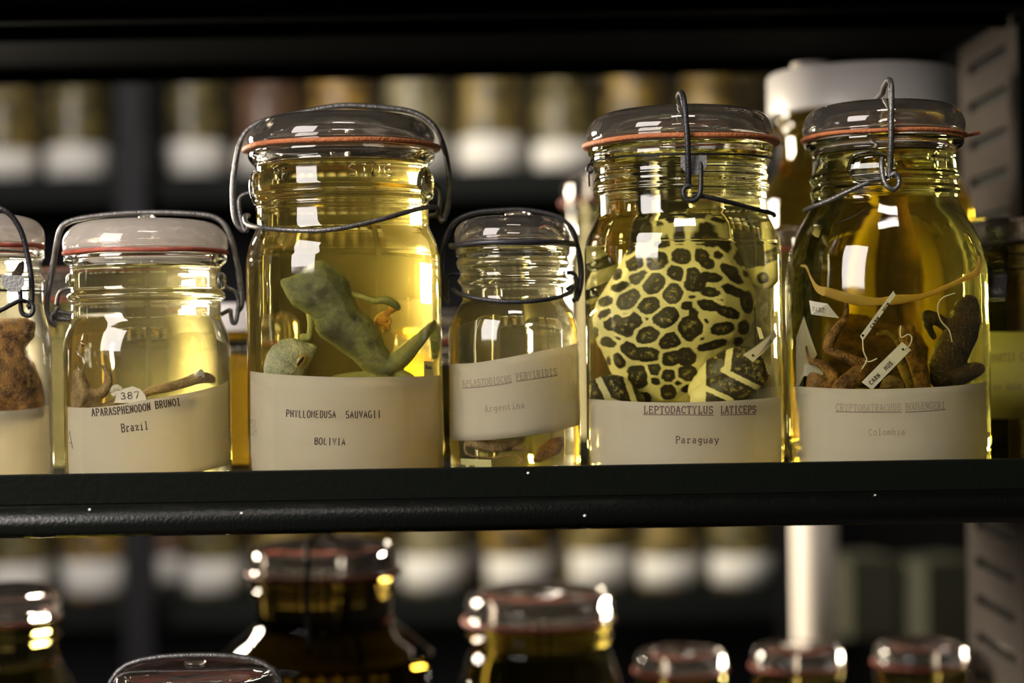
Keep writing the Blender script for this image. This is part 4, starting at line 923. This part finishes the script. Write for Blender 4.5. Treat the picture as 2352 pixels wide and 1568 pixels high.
# the yellow strap
f = inj(J5, -.03, .985); st = c8([(72, 190, 20, 3), (130, 200, 10, 5), (180, 270, 0, 5), (240, 330, -6, 9), (330, 355, -10, 12), (430, 385, -12, 13), (540, 408, -12, 13), (650, 412, -12, 10), (760, 400, -12, 12), (880, 385, -10, 8), (960, 365, -6, 7), (1060, 325, -2, 7), (1180, 270, 4, 7), (1262, 225, 12, 9), (1275, 140, 16, 4)])
stp = grow('yellow_strap', limb(st, .35), 1.8, f, M['strap'], smooth=2)
tag(stp, 'yellowed band slung across the inside of the Colombia jar', 'strap')

def frog(J, balls, y0, mat, label, voxel=2.6, sm=3, name='preserved_frog'):
    o = grow(name, balls, voxel, inj(J, y0), M[mat], smooth=sm); tag(o, label, 'frog', 'brown preserved frogs'); return o
frog(J5, fill(c8([(1090, 470), (1130, 400), (1200, 362), (1250, 380), (1275, 440), (1282, 540), (1262, 640), (1225, 720), (1190, 800), (1215, 900), (1000, 960), (960, 920), (950, 800), (985, 700), (1040, 600), (1060, 540)]), 6, .7)
     + limb(c8([(1150, 880, -8, 22), (1230, 840, -8, 20), (1270, 830, -4, 14)])) + limb(c8([(1060, 560, 0, 14), (1000, 520, -4, 15), (940, 500, -4, 13), (950, 560, -4, 10), (985, 630, -4, 8)])),
     -.014, 'darkfrog', 'dark brown frog hanging upright at the right of the Colombia jar', 3)
frog(J5, limb(c8([(430, 380, 0, 4), (445, 450, 0, 6), (430, 520, 0, 9), (380, 590, 0, 12), (340, 660, 0, 14), (330, 710, 0, 10), (400, 740, -4, 12), (480, 775, -4, 13), (560, 810, -2, 14)]))
     + limb(c8([(560, 800, 0, 16), (500, 880, 0, 24), (430, 930, 0, 22), (380, 980, 0, 18)])), -.028, 'brownfrog', 'mottled brown frog with a bent raised leg behind the strip tags', 2.4)
frog(J5, limb(c8([(170, 700, 4, 6), (210, 780, 0, 8), (260, 790, 0, 9), (320, 830, 0, 12), (360, 880, -2, 14), (330, 920, -4, 11), (250, 890, -6, 14), (190, 890, -6, 12), (180, 935, -4, 12), (280, 960, 0, 12)]), .8), -.024, 'brownfrog', 'folded brown frog leg lying at the left above the Colombia label', 2.2)
frog(J5, limb(c8([(790, 580, 0, 10), (810, 640, 0, 16), (860, 740, 0, 21), (900, 850, 0, 22), (920, 960, 0, 20)])) + limb(c8([(840, 580, 4, 12), (850, 640, 2, 12)])), -.020, 'brownfrog', 'long brown frog thigh standing behind the larger strip tag', 2.6)
frog(J5, limb(c8([(760, 760, 6, 8), (800, 830, 6, 13), (850, 930, 6, 15)])) + limb(c8([(640, 615, 6, 5), (700, 605, 6, 6), (750, 650, 6, 6), (775, 700, 6, 6)])), -.012, 'tanfrog', 'thin tan frog leg curling beneath the narrow strip tag', 2.2)
frog(J5, fill(c8([(320, 520), (420, 480), (560, 490), (700, 540), (900, 600), (960, 700), (950, 960), (300, 960), (280, 700)]), 9, .35), .022, 'brownfrog', 'brown frog bodies massed at the back of the Colombia jar', 4)
frog(J5, fill(c8([(640, 960), (665, 900), (700, 868), (740, 870), (790, 900), (820, 960)]), 5, .7), -.030, 'tanfrog', 'pale frog snout just above the Colombia label', 2)
# J1
frog(J1, fill([(152, 940), (152, 885), (165, 850), (178, 845), (192, 850), (200, 870), (215, 905), (235, 940)], 4, .8) + limb([(205, 900, 0, 12), (228, 905, -2, 14), (246, 885, -2, 11), (248, 862, -2, 9), (240, 845, -2, 5), (226, 838, -2, 3)]) + limb([(226, 838, -2, 3), (222, 832, -2, 2.6)]),
     -.026, 'tanfrog', 'tan frog with curled hand at the left of the Brazil jar', 1.8, 2)
fr = frog(J1, limb([(238, 935, 0, 10), (262, 925, 0, 9), (284, 912, 0, 5)]) + limb([(316, 915, 0, 6), (345, 898, 0, 10), (380, 890, 0, 12), (420, 880, 0, 12), (455, 868, 0, 14), (485, 868, 0, 12), (508, 872, 4, 8)]) + limb([(320, 922, 0, 8), (380, 925, 0, 12), (440, 915, 0, 10)]),
     -.022, 'tanfrog', 'tan frog lying flat along the top of the Brazil label', 1.8, 2)
grow('pale_tissue', limb([(452, 862, -12, 7), (462, 854, -12, 7), (470, 862, -12, 6)]), 1.4, inj(J1, -.022), M['whitetissue'], fr, smooth=1)
ti = grow('tissue_scrap', limb([(255, 895, 0, 8), (270, 890, 0, 8), (282, 900, 0, 6), (262, 905, 0, 7)]), 1.4, inj(J1, -.026), M['whitetissue'], smooth=1)
tag(ti, 'crumpled white scrap beside the round number tag', 'tissue')
# J3
frog(J3, limb([(1075, 1015, 0, 10), (1110, 1022, 0, 14), (1150, 1024, 0, 14), (1180, 1018, 0, 8), (1200, 1010, 0, 5)]) + limb([(1066, 1012, 0, 4), (1064, 1034, 0, 4), (1085, 1046, 0, 3), (1130, 1050, 0, 3), (1170, 1044, 0, 3)])
     + limb([(1180, 1030, 0, 5), (1200, 1028, 0, 6), (1212, 1040, 0, 3)]) + limb([(1185, 1045, 0, 3), (1200, 1056, 0, 3), (1190, 1064, 0, 3)]), -.020, 'tanfrog', 'small brown frog below the slanting Argentina label', 1.6, 2)
frog(J3, fill([(1222, 1062), (1232, 1030), (1262, 1006), (1290, 1000), (1296, 1020), (1286, 1040), (1262, 1052), (1240, 1062)], 4, .6), -.014, 'brownfrog', 'reddish brown frog piece at the right foot of the Argentina jar', 1.8, 2)
# J0
frog(J0, fill([(-120, 960), (-110, 760), (-40, 738), (60, 730), (88, 742), (82, 775), (60, 800), (84, 840), (108, 905), (112, 960)], 7, .7), -.008, 'brownfrog', 'large brown frog filling the jar at the left edge', 3)
frog(J0, fill([(22, 648), (30, 625), (46, 600), (60, 592), (62, 615), (54, 640), (48, 655)], 4, .6), -.010, 'darkfrog', 'dark foot reaching into the neck of the left edge jar', 1.8, 1)

# ------------------------------------------------------------------ second row: jars standing behind
def back_jar(px, d, R, hh, liqmat, label, lid='glass', zb=None, neck=.86, ring='redrubber', fill_=None, lidh=.022, groupname='jars standing behind the front row', wire_=False, solid=None):
    zb = ZB if zb is None else zb
    p = P(px, 784, d); x, y = p.x, p.y
    e = empty('specimen_jar', (x, y, zb), label, 'jar', groupname)
    nr = R * neck; zn = zb + hh - lidh
    prof = [(0, zb + .002), (R * .86, zb + .0008), (R * .97, zb + .004), (R, zb + .014), (R, zb + hh * .60), (R * .985, zb + hh * .66), (nr * 1.05, zb + hh * .74), (nr, zb + hh * .77), (nr, zn - .014), (nr * 1.05, zn - .012), (nr * 1.05, zn - .009), (nr, zn - .007), (nr * 1.05, zn - .003), (nr * 1.06, zn)]
    vs, fs = lathe(x, y, cat_rom(prof, 3) + [(0, zn)], 64)
    link('glass_body', mesh('glass_body', vs, fs), liqmat, e)
    if lid == 'glass':
        vs, fs = lathe(x, y, [(nr * .9, zn + .0001), (nr * 1.13, zn + .0001), (nr * 1.13, zn + .0024), (nr * .9, zn + .0024)], 64, close=True)
        link('rubber_ring', mesh('rubber_ring', vs, fs), M[ring], e)
        q = [(0, zn + .0028), (nr * 1.0, zn + .0026), (nr * 1.06, zn + .005), (nr * 1.06, zn + lidh * .5), (nr * .98, zn + lidh * .8), (nr * .7, zn + lidh * .96), (0, zn + lidh)]
        vs, fs = lathe(x, y, cat_rom(q, 3), 64); link('glass_lid', mesh('glass_lid', vs, fs), M['lidglass'], e)
    else:
        q = [(0, zn + .0002), (nr * 1.1, zn + .0002), (nr * 1.13, zn + .001), (nr * 1.13, zn + lidh - .002), (nr * 1.10, zn + lidh), (0, zn + lidh)]
        vs, fs = lathe(x, y, q, 64); o = link('screw_lid', mesh('screw_lid', vs, fs), M[lid], e, smooth=True)
        try: o.data.set_sharp_from_angle(angle=math.radians(40))
        except Exception: pass
    return e, x, y, zn
amber = glass('amber_spirit', 1.38, absorb=(0.86, 0.46, 0.02), haze=5)
yel = glass('yellow_spirit', 1.38, absorb=(0.86, 0.64, 0.06), haze=3)
pale = glass('pale_spirit', 1.38, absorb=(0.9, 0.84, 0.4), haze=1.5)
dark = glass('dark_spirit', 1.38, absorb=(0.30, 0.2, 0.03))
dim = glass('dim_yellow_spirit', 1.38, absorb=(0.6, 0.45, 0.06))
back_jar(556, 1.19, .040, .100, amber, 'jar of amber liquid with white lid, behind the gap beside the Bolivia jar', lid='whiteplastic', neck=.9, lidh=.018)
back_jar(128, 1.20, .042, .125, pale, 'pale jar behind the gap beside the left edge jar')
back_jar(1415, 1.42, .042, .200, pale, 'tall clear jar with red ring behind the left side of the Paraguay jar', lidh=.024)
e, x, y, zn = back_jar(1990, 1.25, .070, .248, yel, 'huge jar of yellow liquid under a white screw lid', lid='whiteplastic', neck=.80, lidh=.028)
vs, fs = lathe(x - .034, y, [(0, zn + .028), (.013, zn + .028), (.014, zn + .030), (.013, zn + .036), (0, zn + .037)], 32); link('lid_knob', mesh('lid_knob', vs, fs), M['pipe'], e)
sp = limb([(0, -20, 0, 80), (20, 200, 10, 95), (-15, 420, 0, 90), (10, 640, 10, 70), (60, 720, 0, 40)]) + limb([(60, 100, -60, 40), (110, 300, -40, 34), (60, 420, -70, 24)]) + limb([(-70, 300, -40, 30), (-120, 480, -40, 34), (-60, 620, -60, 22)])  # added mass, blocks bright light refracted through the huge jar
hs = grow('added_specimen', sp, 9, lambda a, b, c_: Vector((x + a / S * .42 * 1.1, y + .010 + c_ / S, ZB + .022 + (b + 80) / S * .92)), M['brownfrog'], smooth=3)
tag(hs, 'brown specimen standing in the huge white lidded jar', 'specimen')
back_jar(1010, 1.22, .036, .095, dim, 'low jar with brown liquid behind the gap beside the Argentina jar', ring='redrubber')
e, x, y, zn = back_jar(1812, 1.16, .020, .142, pale, 'slim clear jar behind the gap beside the Colombia jar', lidh=.016)
# the label jar at the right edge
e, x, y, zn = back_jar(2330, 1.10, .036, .142, dim, 'jar with yellow label reading no data at the right edge', neck=.80, ring='blackrubber', lidh=.018)
R = .0363; vs, fs = [], []
za, zb2 = P(2300, 762, 1.065).z, P(2300, 962, 1.065).z
for i in range(41):
    a = math.radians(-165 + 150 * i / 40)
    for r_ in (R, R + .0002):
        for z in (zb2, za): vs.append((x + r_ * math.cos(a), y + r_ * math.sin(a), z))
for i in range(40):
    b = 4 * i
    fs += [(b + 2, b + 6, b + 7, b + 3), (b, b + 1, b + 5, b + 4), (b + 1, b + 3, b + 7, b + 5), (b, b + 4, b + 6, b + 2)]
ol = tag(link('paper_label', mesh('paper_label', vs, fs), M['yellowpaper']), 'yellow typed label reading no data on the right edge jar', 'label', 'typed paper labels inside the jars')
def onr(px, py):
    d = (P(px, py) - EYE).normalized(); q = hit(EYE, d, x, R + .0005, y); return q if q else P(px, py, 1.07)
ribbons('typed_line', strokes('MARTII G', 2276, 830, 2352, 828, 18), 2.6, onr, M['fadedink'], ol)
ribbons('typed_line', strokes('no data', 2283, 896, 2346, 893, 16), 2.4, onr, M['fadedink'], ol)

# ------------------------------------------------------------------ lower shelf
ZL = ZB - .300
gl = 'dim jars on the lower shelf'
back_jar(15, 1.28, .042, .214, dim, 'dim clamp jar at the lower left corner', zb=ZL, groupname=gl, neck=.74, lidh=.026)
e, x, y, zn = back_jar(738, 1.32, .074, .236, dark, 'big black looking jar with clamp wire on the lower shelf', zb=ZL, groupname=gl, neck=.66, lidh=.024)
vs, fs = tube([(x - .006, y - .052, zn - .05), (x - .006, y - .058, zn), (x - .006, y - .050, zn + .024), (x - .003, y, zn + .028), (x, y + .05, zn + .024), (x, y + .056, zn), (x, y + .052, zn - .05)], .0022, 8); link('bail_wire', mesh('bail_wire', vs, fs), M['blackwire'], e)
e, x, y, zn = back_jar(436, 0.99, .049, .206, dim, 'clear clamp jar nearest the camera at the bottom edge', zb=ZL, groupname=gl, neck=.84, lidh=.024)
vs, fs = tube([(x - .046, y, zn - .02), (x - .048, y, zn + .005), (x - .036, y, zn + .024), (x, y, zn + .0285), (x + .036, y, zn + .024), (x + .048, y, zn + .005), (x + .046, y, zn - .02)], .0016, 8); link('bail_wire', mesh('bail_wire', vs, fs), M['wire'], e)
bm = bmesh.new(); bmesh.ops.create_uvsphere(bm, u_segments=16, v_segments=10, radius=1, matrix=Matrix.Translation((x, y, zn + .0245)) @ Matrix.Diagonal((.006, .006, .002, 1))); me = bpy.data.meshes.new('lid_knob'); bm.to_mesh(me); bm.free(); link('lid_knob', me, M['lidglass'], e)
back_jar(1229, 1.36, .058, .196, dim, 'wide jar with red band and glass lid in the middle of the lower shelf', zb=ZL, groupname=gl, neck=.86, lidh=.026)
back_jar(1552, 1.38, .038, .146, dim, 'small lidded jar beside the red banded jar', zb=ZL, groupname=gl, neck=.82, lidh=.018)
back_jar(1820, 1.38, .038, .148, dim, 'small lidded jar in front of the cream pipe', zb=ZL, groupname=gl, neck=.82, lidh=.018)
back_jar(2102, 1.38, .038, .149, dim, 'small jar with red ring beside the slotted upright', zb=ZL, groupname=gl, neck=.82, lidh=.018)

# ------------------------------------------------------------------ across the aisle
p = P(1872, 1350, 1.95); vs, fs = lathe(p.x, p.y, [(0, -1.22), (.0225, -1.22), (.0225, 1.9), (0, 1.9)], 48)
o = link('cream_pipe', mesh('cream_pipe', vs, fs), M['pipe']); tag(o, 'cream vertical pipe standing in the aisle behind the shelves', 'pipe')
try: o.data.set_sharp_from_angle(angle=math.radians(40))
except Exception: pass
FZ = [P(1176, 400, 2.8).z, P(1176, 400, 2.8).z - .311, P(1176, 400, 2.8).z - .622]
FZ.append(FZ[0] + .311)
for i, z in enumerate(FZ):
    e = empty('far_shelf', (0, 1.75, z), ['far metal shelf across the aisle, behind the necks of the jars', 'far metal shelf across the aisle, hidden behind the front jars',
              'far metal shelf across the aisle, seen below the front rail', 'topmost far metal shelf across the aisle'][i], 'shelf')
    boxes('board', [(-1.4, .60, 1.752, 2.25, z - .01, z)], M['farshelf'], e)
    boxes('front_edge', [(-1.4, .60, 1.742, 1.751, z - .038, z + .002)], M['farshelf'], e)
boxes('far_post', [(P(332, 784, 2.78).x - .021, P(332, 784, 2.78).x + .021, 1.70, 1.74, -1.22, 1.6)], M['farpost'])
tag(bpy.data.objects['far_post'], 'dark vertical post of the far shelves above the Brazil jar', 'shelf post')
boxes('far_post', [(P(1800, 784, 2.78).x - .02, P(1800, 784, 2.78).x + .02, 1.70, 1.74, -1.22, 1.6)], M['farpost'])
tag(bpy.data.objects['far_post.001'], 'dark vertical post at the right end of the far shelves', 'shelf post')
boxes('far_shade_sheet', [(-1.4, .60, 2.26, 2.27, -1.22, 1.6)], M['farpost'])  # added sheet, its dark colour supplies the shade between the far jars
tag(bpy.data.objects['far_shade_sheet'], 'dark backing sheet behind the far shelves', 'panel')
for (px, py, hw, hh, rz, lb) in ((1975, 1365, .034, .052, .3, 'dim olive box just right of the cream pipe'), (2145, 1410, .048, .075, .5, 'larger dim olive box beside the slotted upright')):
    p = P(px, py, 2.55); vs, fs = box(-hw, hw, -.04, .04, -hh, hh); box(-hw - .003, hw + .003, -.043, .043, hh - .012, hh + .002, vs, fs)
    o = link('storage_box', mesh('storage_box', vs, fs), M['olivebox'], smooth=False); o.location = p; o.rotation_euler = (0, 0, rz); tag(o, lb, 'box')
e = empty('far_shelf', (.85, 1.6, P(2000, 1430, 2.55).z), 'dim shelf under the olive boxes right of the cream pipe', 'shelf')
boxes('board', [(.62, 1.4, 1.45, 1.75, P(2000, 1430, 2.55).z - .10, P(2000, 1430, 2.55).z - .09)], M['farshelf'], e)
# opaque looking jars: murky contents close behind the glass
mk = [((.34, .22, .04), (.05, .035, .012)), ((.28, .20, .05), (.06, .05, .02)), ((.20, .11, .06), (.07, .04, .025)), ((.30, .26, .14), (.09, .08, .04)), ((.20, .16, .05), (.04, .035, .015)), ((.45, .27, .05), (.04, .03, .02))]
mats = []
for i, (a, b) in enumerate(mk):
    mats.append(prin('murky_jar', a, .38, noise=(26 + 5 * i, b, .38, .58), spec=.5, coat=.08))
def far_proto(i):
    R = .048; H = .198
    e = empty('far_jar', (0, 0, 0), 'x', 'jar')
    vs, fs = lathe(0, 0, cat_rom([(0, 0), (R * .9, 0), (R, .008), (R, H * .6), (R * .96, H * .68), (R * .8, H * .75), (R * .8, H * .84)], 2) + [(0, H * .84)], 40)
    link('jar_body', mesh('jar_body', vs, fs), mats[i], e)
    vs, fs = lathe(0, 0, cat_rom([(R * .88, H * .845), (R * .9, H * .9), (R * .8, H * .98), (R * .4, H)], 2) + [(0, H)], 40)
    link('lid', mesh('lid', vs, fs), M['farlid'], e)
    vs, fs = [], []
    for k in range(25):
        a = math.radians(-168 + 156 * k / 24)
        for r_ in (R + .0004, R + .0009):
            for z in (.006, .050): vs.append((r_ * math.cos(a), r_ * math.sin(a), z))
    for k in range(24):
        b = 4 * k; fs += [(b + 2, b + 6, b + 7, b + 3), (b, b + 1, b + 5, b + 4), (b + 1, b + 3, b + 7, b + 5), (b, b + 4, b + 6, b + 2)]
    link('label', mesh('label', vs, fs), M['farlabel'], e)
    return e
protos = [far_proto(i) for i in range(6)]; used = [False] * 6
def copy_jar(src, loc, s):
    if not used[protos.index(src)]:
        used[protos.index(src)] = True; r = src
    else:
        r = src.copy(); C.objects.link(r)
        for ch in src.children:
            c_ = ch.copy(); C.objects.link(c_); c_.parent = r
    r.location = loc; r.scale = s; r.rotation_euler = (0, 0, random.uniform(-.15, .45)); return r
ORD = 'first second third fourth fifth sixth seventh eighth ninth tenth eleventh twelfth'.split()
def row(zi, xs, y, seed, wher, single=True):
    rnd = random.Random(seed)
    for k, px in enumerate(xs):
        i = rnd.randrange(6); q = P(px, 784, y + 1)
        s = rnd.uniform(.92, 1.04)
        r = copy_jar(protos[i], (q.x, y, FZ[zi] + .0006), (s, s, rnd.uniform(.9, 1.15)))
        r['group'] = 'blurred jars across the aisle, ' + wher
        r['label'] = (ORD[k] + ' blurred jar from the left ' + wher) if single else 'blurred jar standing ' + wher
up_x = [20, 188, 455, 625, 795, 965, 1135, 1300, 1465, 1635]
lo_x = [40, 215, 480, 650, 820, 985, 1180, 1365, 1525, 1690]
row(0, up_x, 1.83, 3, 'behind the lids of the front jars')
row(2, lo_x, 1.83, 5, 'below the front rail')
row(0, [100, 290, 540, 710, 880, 1050, 1215, 1385, 1550, 1715], 1.97, 11, 'in the rear rank behind the front lids', False)
row(2, [130, 380, 570, 740, 905, 1090, 1280, 1450, 1610], 1.97, 12, 'in the rear rank below the front rail', False)
